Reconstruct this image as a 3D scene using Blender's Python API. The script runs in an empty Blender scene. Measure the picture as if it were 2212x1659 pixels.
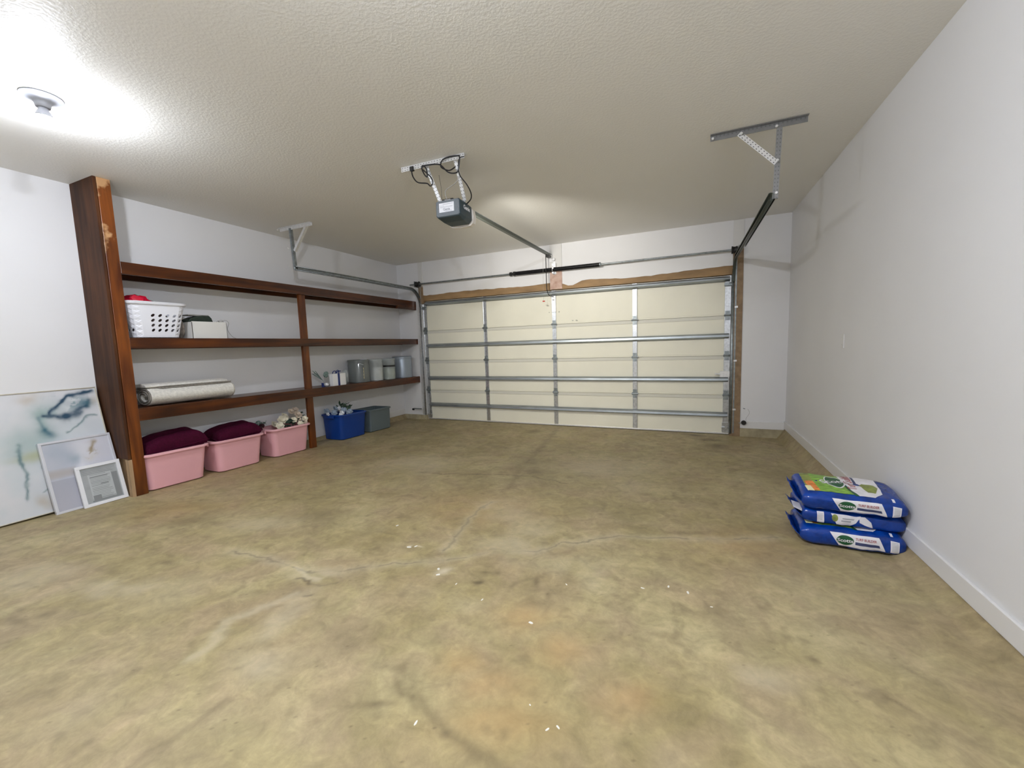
import bpy, bmesh, math, random
import numpy as np
from mathutils import Vector, Matrix, noise as mnoise
random.seed(7)
sc = bpy.context.scene
# ------------------------------------------------------------------ camera, world, exposure
CAM = Vector((1.9415, -6.0688, 1.3254))
yaw, pitch, roll = math.radians(23.7036), math.radians(5.646), math.radians(-1.8799)
fwd = Vector((-math.sin(yaw)*math.cos(pitch), math.cos(yaw)*math.cos(pitch), -math.sin(pitch)))
rt = Vector((math.cos(yaw), math.sin(yaw), 0)); up = rt.cross(fwd)
r2 = rt*math.cos(roll)+up*math.sin(roll); u2 = up*math.cos(roll)-rt*math.sin(roll)
cam = bpy.data.cameras.new('camera'); cam.sensor_width = 36; cam.lens = 872.04/2212*36
cam.clip_start = 0.02
co = bpy.data.objects.new('camera', cam); sc.collection.objects.link(co); sc.camera = co
co.matrix_world = Matrix(((r2.x, u2.x, -fwd.x, CAM.x), (r2.y, u2.y, -fwd.y, CAM.y), (r2.z, u2.z, -fwd.z, CAM.z), (0, 0, 0, 1)))
w = bpy.data.worlds.new('world'); sc.world = w; w.use_nodes = True
w.node_tree.nodes['Background'].inputs[0].default_value = (.6, .7, .9, 1)
w.node_tree.nodes['Background'].inputs[1].default_value = 0.05
sc.view_settings.view_transform = 'Standard'; sc.view_settings.look = 'None'
sc.view_settings.gamma = 1; sc.view_settings.use_curve_mapping = False
sc.view_settings.exposure = 0.54
BULB = 1500.0          # radiance of the two bare ceiling bulbs
BULB_COL = (0.90, 0.95, 1.05, 1)
XL, XR, H, YB = -2.943, 3.086, 2.813, -7.3
SL = 0.02              # the slab falls towards the door
def fz(y): return -SL*y

# ------------------------------------------------------------------ materials
def nd(t, typ, **k):
    n = t.nodes.new(typ)
    for a, b in k.items(): setattr(n, a, b)
    return n
def mat(name, col, rough=.5, metal=0, spec=.5, noise=None, bump=None, coat=0, alpha=1, trans=0):
    """noise=(scale, amount, (sx,sy,sz)) mottles the colour; bump=(scale, strength, distance)"""
    m = bpy.data.materials.new(name); m.use_nodes = True; t = m.node_tree
    b = t.nodes['Principled BSDF']; L = t.links.new
    c4 = tuple(col)+(1,)
    b.inputs['Base Color'].default_value = c4; b.inputs['Roughness'].default_value = rough
    b.inputs['Metallic'].default_value = metal; b.inputs['Specular IOR Level'].default_value = spec
    b.inputs['Coat Weight'].default_value = coat; b.inputs['Alpha'].default_value = alpha
    b.inputs['Transmission Weight'].default_value = trans
    if noise or bump: tc = nd(t, 'ShaderNodeTexCoord')
    if noise:
        mp = nd(t, 'ShaderNodeMapping'); L(tc.outputs['Object'], mp.inputs[0])
        mp.inputs['Scale'].default_value = noise[2] if len(noise) > 2 else (1, 1, 1)
        n = nd(t, 'ShaderNodeTexNoise'); n.inputs['Scale'].default_value = noise[0]; n.inputs['Detail'].default_value = 6
        L(mp.outputs[0], n.inputs['Vector'])
        r = nd(t, 'ShaderNodeMapRange'); L(n.outputs['Fac'], r.inputs[0])
        r.inputs[1].default_value = .3; r.inputs[2].default_value = .7
        r.inputs[3].default_value = 1-noise[1]; r.inputs[4].default_value = 1+noise[1]
        mx = nd(t, 'ShaderNodeMix', data_type='RGBA', blend_type='MULTIPLY'); mx.inputs[0].default_value = 1
        mx.inputs[6].default_value = c4; L(r.outputs[0], mx.inputs[7]); L(mx.outputs[2], b.inputs['Base Color'])
    if bump:
        n = nd(t, 'ShaderNodeTexNoise'); n.inputs['Scale'].default_value = bump[0]; n.inputs['Detail'].default_value = 3
        L(tc.outputs['Object'], n.inputs['Vector'])
        bp = nd(t, 'ShaderNodeBump'); bp.inputs['Strength'].default_value = bump[1]; bp.inputs['Distance'].default_value = bump[2]
        L(n.outputs['Fac'], bp.inputs['Height']); L(bp.outputs[0], b.inputs['Normal'])
    return m
def emis(name, col, s):
    m = bpy.data.materials.new(name); m.use_nodes = True; b = m.node_tree.nodes['Principled BSDF']
    b.inputs['Base Color'].default_value = (.9, .9, .9, 1)
    b.inputs['Emission Color'].default_value = col; b.inputs['Emission Strength'].default_value = s
    return m
def ramp(t, src, stops):
    r = nd(t, 'ShaderNodeValToRGB'); t.links.new(src, r.inputs[0]); e = r.color_ramp.elements
    while len(e) < len(stops): e.new(.5)
    for i, (p, c) in enumerate(stops): e[i].position = p; e[i].color = tuple(c)+(1,)
    return r

M = {}
M['wall'] = mat('wall_paint', (.80, .795, .80), .55, noise=(1.3, .02), bump=(60, .06, .002))
M['trimw'] = mat('trim_paint', (.80, .79, .78), .35)
M['curb'] = mat('curb_concrete', (.40, .345, .22), .8, noise=(9, .25), bump=(70, .3, .003))
M['door'] = mat('door_cream', (.86, .835, .70), .5, noise=(2.2, .03), bump=(150, .05, .001))
M['doorlip'] = mat('door_cream_lip', (.70, .685, .60), .5)
M['galv'] = mat('galvanised', (.62, .64, .66), .3, .9, noise=(35, .18), bump=(30, .12, .002))
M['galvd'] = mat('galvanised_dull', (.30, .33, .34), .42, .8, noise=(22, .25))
M['strut'] = mat('strut_steel', (.34, .37, .39), .38, .85, noise=(20, .2, (.2, 1, 1)))
M['steelw'] = mat('steel_bright', (.80, .80, .80), .35, .6, noise=(40, .08))
M['black'] = mat('black_paint', (.012, .012, .012), .45)
M['blackp'] = mat('black_plastic', (.015, .015, .015), .5)
M['spring'] = mat('black_spring', (.015, .015, .017), .38, .3)
M['housing'] = mat('housing_dark', (.035, .06, .075), .42, noise=(80, .1))
M['housingb'] = mat('housing_grey', (.16, .18, .20), .5, noise=(90, .1))
M['lens'] = mat('lens_cream', (.85, .80, .74), .3); M['glow'] = emis('lens_glow', (1.0, .95, .85, 1), 3)
M['paper'] = mat('paper', (.85, .86, .90), .6)
M['ink'] = mat('ink_grey', (.35, .36, .40), .6)
M['red'] = mat('red_plastic', (.55, .03, .01), .4)
M['cable'] = mat('black_cable', (.01, .01, .012), .4)
M['cableg'] = mat('grey_cable', (.35, .34, .32), .5)
M['rubber'] = mat('rubber', (.02, .02, .018), .7)
M['porc'] = mat('porcelain', (.34, .35, .38), .35)
M['bulb'] = emis('bulb_glow', BULB_COL, BULB*.56); M['bulb2'] = emis('bulb_glow_bright', BULB_COL, BULB*1.45)
M['pink'] = mat('pink_plastic', (.86, .46, .50), .33, noise=(3, .03))
M['blue'] = mat('blue_plastic', (.002, .045, .27), .35)
M['grey'] = mat('grey_plastic', (.13, .165, .18), .45)
M['white'] = mat('white_plastic', (.86, .87, .92), .3)
M['maroon'] = mat('maroon_fabric', (.055, .002, .018), .85, 0, .15, noise=(60, .25), bump=(120, .3, .002))
M['plum'] = mat('plum_leaf', (.05, .01, .02), .6)
M['cream'] = mat('cream_petal', (.78, .72, .56), .7, noise=(30, .15))
M['blush'] = mat('blush_petal', (.70, .58, .46), .7, noise=(30, .15))
M['bluepetal'] = mat('blue_petal', (.30, .37, .46), .7, noise=(30, .25))
M['whitepetal'] = mat('white_petal', (.75, .78, .82), .7)
M['leaf'] = mat('leaf_green', (.05, .10, .06), .6, noise=(25, .4))
M['leafd'] = mat('leaf_dark', (.02, .045, .03), .6, noise=(25, .4))
M['sage'] = mat('sage', (.20, .28, .25), .8, noise=(40, .2))
M['rug'] = mat('rug_pile', (.80, .77, .70), .95, noise=(50, .12), bump=(160, .8, .006))
M['rugback'] = mat('rug_edge', (.23, .21, .18), .9, noise=(70, .3))
M['box'] = mat('white_card', (.78, .77, .73), .6)
M['gift'] = mat('white_gift_paper', (.88, .88, .88), .5)
M['ribbon'] = mat('blue_ribbon', (.006, .025, .16), .35)
M['darkgreen'] = mat('dark_green_cloth', (.018, .03, .02), .7, noise=(60, .3))
M['clear'] = mat('clear_plastic', (.55, .60, .60), .08, alpha=.42)
M['smoke'] = mat('smoked_glass', (.17, .19, .185), .12, alpha=.85, spec=.8)
M['metalcan'] = mat('grey_can', (.34, .39, .45), .38, .4)
M['redbag'] = mat('red_wrap', (.62, .01, .04), .15)
M['frame'] = mat('silver_frame', (.74, .75, .80), .3, .35)
M['framew'] = mat('white_frame', (.86, .87, .90), .4)
M['frameg'] = mat('champagne_frame', (.62, .58, .48), .35, .5)
M['bagblue'] = mat('bag_blue', (.001, .040, .28), .22, noise=(14, .40), bump=(26, .55, .008))
M['bagwhite'] = mat('bag_white', (.82, .80, .84), .3, noise=(20, .08))
M['baggreen'] = mat('bag_green', (.22, .42, .06), .35, noise=(26, .45, (1, 3, 1)))
M['bagolive'] = mat('bag_olive', (.22, .26, .06), .35, noise=(30, .4))
M['bagdark'] = mat('bag_dark_green', (.012, .10, .035), .35)
M['bagorange'] = mat('bag_orange', (.70, .22, .05), .35, noise=(40, .45))
M['bagyellow'] = mat('bag_yellow', (.86, .84, .50), .35)
M['bagred'] = mat('bag_red', (.42, .13, .14), .4)
M['bagnavy'] = mat('bag_navy', (.05, .065, .16), .4)
M['bagseam'] = mat('bag_seam_blue', (.004, .03, .16), .3)

def wood_mat(name, a, b, axis, sc_=1.0, rough=.32, blotch=0.0):
    m = bpy.data.materials.new(name); m.use_nodes = True; t = m.node_tree; L = t.links.new
    bs = t.nodes['Principled BSDF']; bs.inputs['Roughness'].default_value = rough
    tc = nd(t, 'ShaderNodeTexCoord'); mp = nd(t, 'ShaderNodeMapping'); L(tc.outputs['Object'], mp.inputs[0])
    s = [9, 9, 9]; s[axis] = .8; mp.inputs['Scale'].default_value = s
    n = nd(t, 'ShaderNodeTexNoise'); n.inputs['Scale'].default_value = 2.2*sc_; n.inputs['Detail'].default_value = 8
    n.inputs['Distortion'].default_value = .6; L(mp.outputs[0], n.inputs['Vector'])
    r = ramp(t, n.outputs['Fac'], [(.30, a), (.52, tuple((x+y)/2 for x, y in zip(a, b))), (.70, b)])
    n2 = nd(t, 'ShaderNodeTexNoise'); n2.inputs['Scale'].default_value = 2.3; L(tc.outputs['Object'], n2.inputs['Vector'])
    mr = nd(t, 'ShaderNodeMapRange'); L(n2.outputs['Fac'], mr.inputs[0]); mr.inputs[1].default_value = .3; mr.inputs[2].default_value = .7
    mr.inputs[3].default_value = .62; mr.inputs[4].default_value = 1.3
    mx = nd(t, 'ShaderNodeMix', data_type='RGBA', blend_type='MULTIPLY'); mx.inputs[0].default_value = 1
    L(r.outputs[0], mx.inputs[6]); L(mr.outputs[0], mx.inputs[7]); out = mx.outputs[2]
    if blotch:
        n3 = nd(t, 'ShaderNodeTexNoise'); n3.inputs['Scale'].default_value = 5.5; n3.inputs['Detail'].default_value = 4
        L(tc.outputs['Object'], n3.inputs['Vector'])
        sx = nd(t, 'ShaderNodeSeparateXYZ'); L(tc.outputs['Object'], sx.inputs[0])
        # bare scuffed patches on the upper part of the post, where the stain has worn off
        ht = nd(t, 'ShaderNodeMapRange'); L(sx.outputs[2], ht.inputs[0]); ht.inputs[1].default_value = 2.0; ht.inputs[2].default_value = 2.3
        th = nd(t, 'ShaderNodeMapRange'); L(n3.outputs['Fac'], th.inputs[0]); th.inputs[1].default_value = .52; th.inputs[2].default_value = .58
        mu = nd(t, 'ShaderNodeMath', operation='MULTIPLY'); L(ht.outputs[0], mu.inputs[0]); L(th.outputs[0], mu.inputs[1])
        m2 = nd(t, 'ShaderNodeMix', data_type='RGBA'); L(mu.outputs[0], m2.inputs[0]); L(out, m2.inputs[6])
        m2.inputs[7].default_value = (.50, .28, .13, 1); out = m2.outputs[2]
    L(out, bs.inputs['Base Color'])
    bp = nd(t, 'ShaderNodeBump'); bp.inputs['Strength'].default_value = .15; bp.inputs['Distance'].default_value = .002
    L(n.outputs['Fac'], bp.inputs['Height']); L(bp.outputs[0], bs.inputs['Normal'])
    return m
M['wood_y'] = wood_mat('stained_wood_y', (.030, .006, .0012), (.115, .030, .004), 1)
M['wood_z'] = wood_mat('stained_wood_z', (.070, .014, .002), (.21, .058, .007), 2, blotch=1)
M['panel_z'] = wood_mat('stained_panel_z', (.035, .011, .004), (.10, .038, .013), 2, .8, rough=.6)
M['panel_z'].node_tree.nodes['Principled BSDF'].inputs['Specular IOR Level'].default_value = .2
M['rawwood'] = mat('raw_wood', (.45, .30, .17), .7, noise=(20, .2, (1, 1, .1)))

def paintwood(name, axis_lo, axis_hi, pink=False):
    """bare lumber below a ragged paint line, white paint above it"""
    m = bpy.data.materials.new(name); m.use_nodes = True; t = m.node_tree; L = t.links.new
    bs = t.nodes['Principled BSDF']; bs.inputs['Roughness'].default_value = .6
    tc = nd(t, 'ShaderNodeTexCoord'); sx = nd(t, 'ShaderNodeSeparateXYZ'); L(tc.outputs['Object'], sx.inputs[0])
    n = nd(t, 'ShaderNodeTexNoise'); n.inputs['Scale'].default_value = 14; n.inputs['Detail'].default_value = 5; L(tc.outputs['Object'], n.inputs['Vector'])
    ad = nd(t, 'ShaderNodeMath', operation='MULTIPLY_ADD'); L(n.outputs['Fac'], ad.inputs[0]); ad.inputs[1].default_value = .14; L(sx.outputs[2], ad.inputs[2])
    mr = nd(t, 'ShaderNodeMapRange'); L(ad.outputs[0], mr.inputs[0]); mr.inputs[1].default_value = axis_lo+.07; mr.inputs[2].default_value = axis_hi+.07
    base = ramp(t, n.outputs['Fac'], [(.3, (.45, .27, .20) if pink else (.20, .13, .07)), (.7, (.66, .48, .40) if pink else (.34, .23, .13))])
    mx = nd(t, 'ShaderNodeMix', data_type='RGBA'); L(mr.outputs[0], mx.inputs[0]); L(base.outputs[0], mx.inputs[6]); mx.inputs[7].default_value = (.74, .73, .71, 1)
    L(mx.outputs[2], bs.inputs['Base Color'])
    return m
M['jamb'] = paintwood('jamb_board', 2.44, 2.47)
M['jambl'] = paintwood('jamb_board_left', .28, .33)
M['jambc'] = paintwood('center_board', .30, .325, True)
M['header'] = mat('header_lumber', (.32, .20, .095), .7, noise=(12, .3, (.25, 1, 1)))

# perforated angle iron: small dark holes punched in a row along local X
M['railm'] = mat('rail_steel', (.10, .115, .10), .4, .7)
def perf_mat():
    m = mat('perforated_steel', (.80, .80, .80), .35, .55, noise=(40, .06)); t = m.node_tree; L = t.links.new
    bs = t.nodes['Principled BSDF']; tc = nd(t, 'ShaderNodeTexCoord'); sx = nd(t, 'ShaderNodeSeparateXYZ'); L(tc.outputs['Object'], sx.inputs[0])
    def cell(out, per):
        a = nd(t, 'ShaderNodeMath', operation='DIVIDE'); L(out, a.inputs[0]); a.inputs[1].default_value = per
        f = nd(t, 'ShaderNodeMath', operation='FRACT'); L(a.outputs[0], f.inputs[0])
        s = nd(t, 'ShaderNodeMath', operation='SUBTRACT'); L(f.outputs[0], s.inputs[0]); s.inputs[1].default_value = .5
        b = nd(t, 'ShaderNodeMath', operation='ABSOLUTE'); L(s.outputs[0], b.inputs[0])
        g = nd(t, 'ShaderNodeMath', operation='LESS_THAN'); L(b.outputs[0], g.inputs[0]); g.inputs[1].default_value = .17
        return g.outputs[0]
    a = cell(sx.outputs[0], .026)
    def band(out):
        b = nd(t, 'ShaderNodeMath', operation='ABSOLUTE'); L(out, b.inputs[0])
        s = nd(t, 'ShaderNodeMath', operation='SUBTRACT'); L(b.outputs[0], s.inputs[0]); s.inputs[1].default_value = .009
        c = nd(t, 'ShaderNodeMath', operation='ABSOLUTE'); L(s.outputs[0], c.inputs[0])
        g = nd(t, 'ShaderNodeMath', operation='LESS_THAN'); L(c.outputs[0], g.inputs[0]); g.inputs[1].default_value = .003
        return g.outputs[0]
    mxb = nd(t, 'ShaderNodeMath', operation='MAXIMUM'); L(band(sx.outputs[1]), mxb.inputs[0]); L(band(sx.outputs[2]), mxb.inputs[1])
    mu = nd(t, 'ShaderNodeMath', operation='MULTIPLY'); L(a, mu.inputs[0]); L(mxb.outputs[0], mu.inputs[1])
    old = bs.inputs['Base Color'].links[0].from_socket
    mx = nd(t, 'ShaderNodeMix', data_type='RGBA'); L(mu.outputs[0], mx.inputs[0]); L(old, mx.inputs[6]); mx.inputs[7].default_value = (.16, .16, .16, 1)
    L(mx.outputs[2], bs.inputs['Base Color'])
    return m
M['perf'] = perf_mat()
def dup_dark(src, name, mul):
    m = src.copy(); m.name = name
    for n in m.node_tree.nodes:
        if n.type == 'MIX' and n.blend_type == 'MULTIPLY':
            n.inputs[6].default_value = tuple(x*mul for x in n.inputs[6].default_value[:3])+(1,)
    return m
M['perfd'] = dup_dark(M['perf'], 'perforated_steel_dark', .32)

def floor_mat():
    m = bpy.data.materials.new('garage_concrete'); m.use_nodes = True; t = m.node_tree; L = t.links.new
    bs = t.nodes['Principled BSDF']; tc = nd(t, 'ShaderNodeTexCoord')
    def N(s, d=8, dist=0, rough=.55):
        n = nd(t, 'ShaderNodeTexNoise'); n.inputs['Scale'].default_value = s; n.inputs['Detail'].default_value = d
        n.inputs['Distortion'].default_value = dist; n.inputs['Roughness'].default_value = rough
        L(tc.outputs['Object'], n.inputs['Vector']); return n.outputs['Fac']
    base = ramp(t, N(1.5, 9, .5, .6), [(.28, (.305, .24, .108)), (.5, (.385, .315, .158)), (.72, (.49, .415, .228))])
    fine = nd(t, 'ShaderNodeMapRange'); L(N(10, 10, .8, .65), fine.inputs[0]); fine.inputs[1].default_value = .3; fine.inputs[2].default_value = .7
    fine.inputs[3].default_value = .76; fine.inputs[4].default_value = 1.20
    mx = nd(t, 'ShaderNodeMix', data_type='RGBA', blend_type='MULTIPLY'); mx.inputs[0].default_value = 1
    hue = nd(t, 'ShaderNodeMapRange'); L(N(3.1, 7, .6), hue.inputs[0]); hue.inputs[1].default_value = .42; hue.inputs[2].default_value = .64; hue.inputs[4].default_value = .6
    h2 = nd(t, 'ShaderNodeMix', data_type='RGBA'); L(hue.outputs[0], h2.inputs[0]); L(base.outputs[0], h2.inputs[6]); h2.inputs[7].default_value = (.38, .285, .175, 1)
    vf = nd(t, 'ShaderNodeMapRange'); L(N(45, 6, .4, .7), vf.inputs[0]); vf.inputs[1].default_value = .3; vf.inputs[2].default_value = .7; vf.inputs[3].default_value = .90; vf.inputs[4].default_value = 1.10
    mf = nd(t, 'ShaderNodeMath', operation='MULTIPLY'); L(vf.outputs[0], mf.inputs[0]); L(fine.outputs[0], mf.inputs[1])
    L(h2.outputs[2], mx.inputs[6]); L(mf.outputs[0], mx.inputs[7]); out = mx.outputs[2]
    at = nd(t, 'ShaderNodeAttribute', attribute_name='stain'); sp = nd(t, 'ShaderNodeSeparateColor'); L(at.outputs['Color'], sp.inputs[0])
    for i, c in ((2, (.50, .31, .13)), (0, (.15, .115, .06)), (1, (.72, .64, .47))):
        q = nd(t, 'ShaderNodeMix', data_type='RGBA'); L(sp.outputs[i], q.inputs[0]); L(out, q.inputs[6]); q.inputs[7].default_value = tuple(c)+(1,); out = q.outputs[2]
    L(out, bs.inputs['Base Color'])
    rr = nd(t, 'ShaderNodeMapRange'); L(N(3, 5), rr.inputs[0]); rr.inputs[3].default_value = .42; rr.inputs[4].default_value = .7; L(rr.outputs[0], bs.inputs['Roughness'])
    bp = nd(t, 'ShaderNodeBump'); bp.inputs['Strength'].default_value = .25; bp.inputs['Distance'].default_value = .006
    L(N(14, 8), bp.inputs['Height']); L(bp.outputs[0], bs.inputs['Normal'])
    return m
M['floor'] = floor_mat()
def ceil_mat():
    m = bpy.data.materials.new('ceiling_texture'); m.use_nodes = True; t = m.node_tree; L = t.links.new
    bs = t.nodes['Principled BSDF']; bs.inputs['Base Color'].default_value = (.87, .855, .81, 1); bs.inputs['Roughness'].default_value = .5
    tc = nd(t, 'ShaderNodeTexCoord'); n = nd(t, 'ShaderNodeTexNoise'); n.inputs['Scale'].default_value = 60; n.inputs['Detail'].default_value = 4
    L(tc.outputs['Object'], n.inputs['Vector'])
    r = ramp(t, n.outputs['Fac'], [(.42, (0, 0, 0)), (.62, (1, 1, 1))])
    bp = nd(t, 'ShaderNodeBump'); bp.inputs['Strength'].default_value = .22; bp.inputs['Distance'].default_value = .0025
    L(r.outputs[0], bp.inputs['Height']); L(bp.outputs[0], bs.inputs['Normal'])
    return m
M['ceil'] = ceil_mat()
def attr_mat(name, attr, rough=.5):
    m = bpy.data.materials.new(name); m.use_nodes = True; t = m.node_tree
    a = nd(t, 'ShaderNodeAttribute', attribute_name=attr); t.links.new(a.outputs['Color'], t.nodes['Principled BSDF'].inputs['Base Color'])
    t.nodes['Principled BSDF'].inputs['Roughness'].default_value = rough
    return m
M['art'] = attr_mat('painted_canvas', 'paint', .45)

# ------------------------------------------------------------------ mesh helpers
COL = sc.collection
def wloc(o):
    v = Vector((0, 0, 0))
    while o is not None: v = v+o.location; o = o.parent
    return v
def setp(o, label=None, cat=None, group=None, kind=None):
    for k, v in (('label', label), ('category', cat), ('group', group), ('kind', kind)):
        if v: o[k] = v
    return o
def thing(name, loc, label, cat, group=None, rot=None, kind=None):
    o = bpy.data.objects.new(name, None); COL.objects.link(o); o.location = loc; o.empty_display_size = .1
    if rot: o.rotation_euler = rot
    return setp(o, label, cat, group, kind)
class MB:
    def __init__(s): s.v = []; s.f = []
    def add(s, vs, fs):
        n = len(s.v); s.v += [Vector(p) for p in vs]; s.f += [tuple(i+n for i in f) for f in fs]; return s
    def box(s, x0, x1, y0, y1, z0, z1, m=None):
        vs = [Vector((x, y, z)) for x in (x0, x1) for y in (y0, y1) for z in (z0, z1)]
        if m: vs = [m @ v for v in vs]
        return s.add(vs, [(0, 1, 3, 2), (4, 6, 7, 5), (0, 4, 5, 1), (2, 3, 7, 6), (0, 2, 6, 4), (1, 5, 7, 3)])
    def tube(s, pts, r, n=8, closed=False, cap=True):
        pts = [Vector(p) for p in pts]; k = len(pts); rs = r if isinstance(r, (list, tuple)) else [r]*k
        vs = []; t0 = (pts[1]-pts[0]).normalized(); a = Vector((0, 0, 1)) if abs(t0.z) < .9 else Vector((1, 0, 0)); nn = t0.cross(a).normalized()
        for i, p in enumerate(pts):
            if closed: t = (pts[(i+1) % k]-pts[i-1]).normalized()
            else: t = (pts[min(i+1, k-1)]-pts[max(i-1, 0)]).normalized()
            nn = (nn-t*nn.dot(t)).normalized(); b = t.cross(nn)
            for j in range(n):
                th = 2*math.pi*j/n; vs.append(p+(nn*math.cos(th)+b*math.sin(th))*rs[i])
        fs = []
        for i in range(k if closed else k-1):
            i2 = (i+1) % k
            for j in range(n): fs.append((i*n+j, i*n+(j+1) % n, i2*n+(j+1) % n, i2*n+j))
        if cap and not closed: fs += [tuple(range(n-1, -1, -1)), tuple(range((k-1)*n, k*n))]
        return s.add(vs, fs)
    def lathe(s, prof, c=(0, 0, 0), n=24, axis='z', cap=True):
        vs = []
        for r, h in prof:
            for j in range(n):
                a = 2*math.pi*j/n; x, y = r*math.cos(a), r*math.sin(a)
                p = (x, y, h) if axis == 'z' else ((h, x, y) if axis == 'x' else (x, h, y))
                vs.append(Vector(p)+Vector(c))
        fs = [(i*n+j, i*n+(j+1) % n, (i+1)*n+(j+1) % n, (i+1)*n+j) for i in range(len(prof)-1) for j in range(n)]
        if cap:
            if prof[0][0] > 1e-5: fs.append(tuple(range(n-1, -1, -1)))
            if prof[-1][0] > 1e-5: fs.append(tuple(range((len(prof)-1)*n, len(prof)*n)))
        return s.add(vs, fs)
    def prism(s, poly, lo, hi, axis='y'):
        """poly in the two other axes; extruded along axis"""
        n = len(poly)
        def P(a, b, h): return {'y': (a, h, b), 'x': (h, a, b), 'z': (a, b, h)}[axis]
        vs = [P(a, b, lo) for a, b in poly]+[P(a, b, hi) for a, b in poly]
        return s.add(vs, [tuple(range(n)), tuple(range(2*n-1, n-1, -1))]+[(i, i+n, (i+1) % n+n, (i+1) % n) for i in range(n)])
    def sweep(s, prof, path, side):
        """open profile [(a along side, b along normal)] carried along path; side = constant axis"""
        path = [Vector(p) for p in path]; side = Vector(side); k = len(path); m = len(prof); vs = []
        for i, p in enumerate(path):
            t = (path[min(i+1, k-1)]-path[max(i-1, 0)]).normalized(); nrm = side.cross(t).normalized()
            for a, b in prof: vs.append(p+side*a+nrm*b)
        fs = [(i*m+j, i*m+j+1, (i+1)*m+j+1, (i+1)*m+j) for i in range(k-1) for j in range(m-1)]
        return s.add(vs, fs)
    def build(s, name, m, parent=None, local=False, bevel=0, smooth=False, solid=0, label=None, kind=None, segs=2, fixn=True, weld=False):
        me = bpy.data.meshes.new(name)
        if parent is None and not local:
            a = [min(v[i] for v in s.v) for i in range(3)]; b = [max(v[i] for v in s.v) for i in range(3)]
            off = Vector(((a[0]+b[0])/2, (a[1]+b[1])/2, a[2]))
        elif local: off = Vector((0, 0, 0))
        else: off = wloc(parent)
        me.from_pydata([tuple(v-off) for v in s.v], [], s.f); me.update()
        if fixn:
            bm = bmesh.new(); bm.from_mesh(me)
            if weld: bmesh.ops.remove_doubles(bm, verts=bm.verts, dist=1e-4)
            bmesh.ops.recalc_face_normals(bm, faces=bm.faces); bm.to_mesh(me); bm.free()
        if smooth:
            for p in me.polygons: p.use_smooth = True
            try: me.set_sharp_from_angle(angle=math.radians(45))
            except Exception: pass
        ms = m if isinstance(m, list) else [m]
        for q in ms: me.materials.append(q)
        o = bpy.data.objects.new(name, me); COL.objects.link(o); o.parent = parent
        if parent is None and not local: o.location = off
        if solid:
            q = o.modifiers.new('solid', 'SOLIDIFY'); q.thickness = abs(solid); q.offset = 0 if solid > 0 else -1
        if bevel:
            q = o.modifiers.new('bevel', 'BEVEL'); q.width = bevel; q.segments = segs; q.limit_method = 'ANGLE'
        return setp(o, label, kind=kind)
def copy_tree(o, parent=None):
    c = o.copy(); COL.objects.link(c); c.parent = parent
    for ch in o.children: copy_tree(ch, c)
    return c
def beam(name, A, B, wd, th, m, parent, upv=(0, 0, 1), angle=False, bevel=0):
    """strap or L-angle between two points, local X along its length"""
    A, B = Vector(A), Vector(B); x = (B-A); ln = x.length; x.normalize(); z = Vector(upv); z = (z-x*z.dot(x)).normalized(); y = z.cross(x)
    R = Matrix((x, y, z)).transposed().to_4x4(); b = MB()
    b.box(0, ln, -wd/2, wd/2, -th/2, th/2)
    if angle: b.box(0, ln, wd/2-th, wd/2, -wd, 0)
    o = b.build(name, m, None, local=True, bevel=bevel); o.parent = parent
    o.matrix_local = Matrix.Translation(A-wloc(parent)) @ R
    return o
def text2d(body, size, bold=0.0, shear=0.0):
    c = bpy.data.curves.new('t', 'FONT'); c.body = body; c.size = size; c.align_x = 'CENTER'; c.align_y = 'CENTER'; c.offset = bold; c.shear = shear
    c.resolution_u = 3
    ob = bpy.data.objects.new('t', c); COL.objects.link(ob); bpy.context.view_layer.update()
    me = bpy.data.meshes.new_from_object(ob.evaluated_get(bpy.context.evaluated_depsgraph_get()))
    vs = [(v.co.x, v.co.y) for v in me.vertices]; fs = [tuple(p.vertices) for p in me.polygons]
    bpy.data.objects.remove(ob); bpy.data.curves.remove(c); bpy.data.meshes.remove(me)
    return vs, fs

# ------------------------------------------------------------------ room shell
def struct(mb, name, m, **k):
    return mb.build(name, m, None, kind='structure', **k)
T = .15
# floor: gently sloping slab as a fine grid so that stains, worn patches and cracks sit where they are
NX = 660
gx = np.linspace(XL, XR, NX); gy = np.concatenate([np.arange(YB, -5.6, .03), np.arange(-5.6, -3.0, .0075), np.arange(-3.0, -1.5, .012), np.arange(-1.5, .11, .02)]); NY = len(gy); X, Y = np.meshgrid(gx, gy, indexing='ij')
rng = np.random.default_rng(3)
def vnoise(X, Y, cell, seed):
    r = np.random.default_rng(seed); n = int(14/cell)+3; g = r.random((n, n))
    u = (X+5)/cell; v = (Y+9)/cell; i = np.floor(u).astype(int) % (n-1); j = np.floor(v).astype(int) % (n-1); a = u-np.floor(u); b = v-np.floor(v)
    a = a*a*(3-2*a); b = b*b*(3-2*b)
    return (g[i, j]*(1-a)+g[i+1, j]*a)*(1-b)+(g[i, j+1]*(1-a)+g[i+1, j+1]*a)*b
def fbm(X, Y, cell, seed): return sum(vnoise(X, Y, cell/2**k, seed+k)/2**k for k in range(4))/1.875
dark = np.zeros_like(X); light = np.zeros_like(X); rust = np.zeros_like(X)
wx = X+(fbm(X, Y, .25, 5)-.5)*.16; wy = Y+(fbm(X, Y, .25, 15)-.5)*.16
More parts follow.
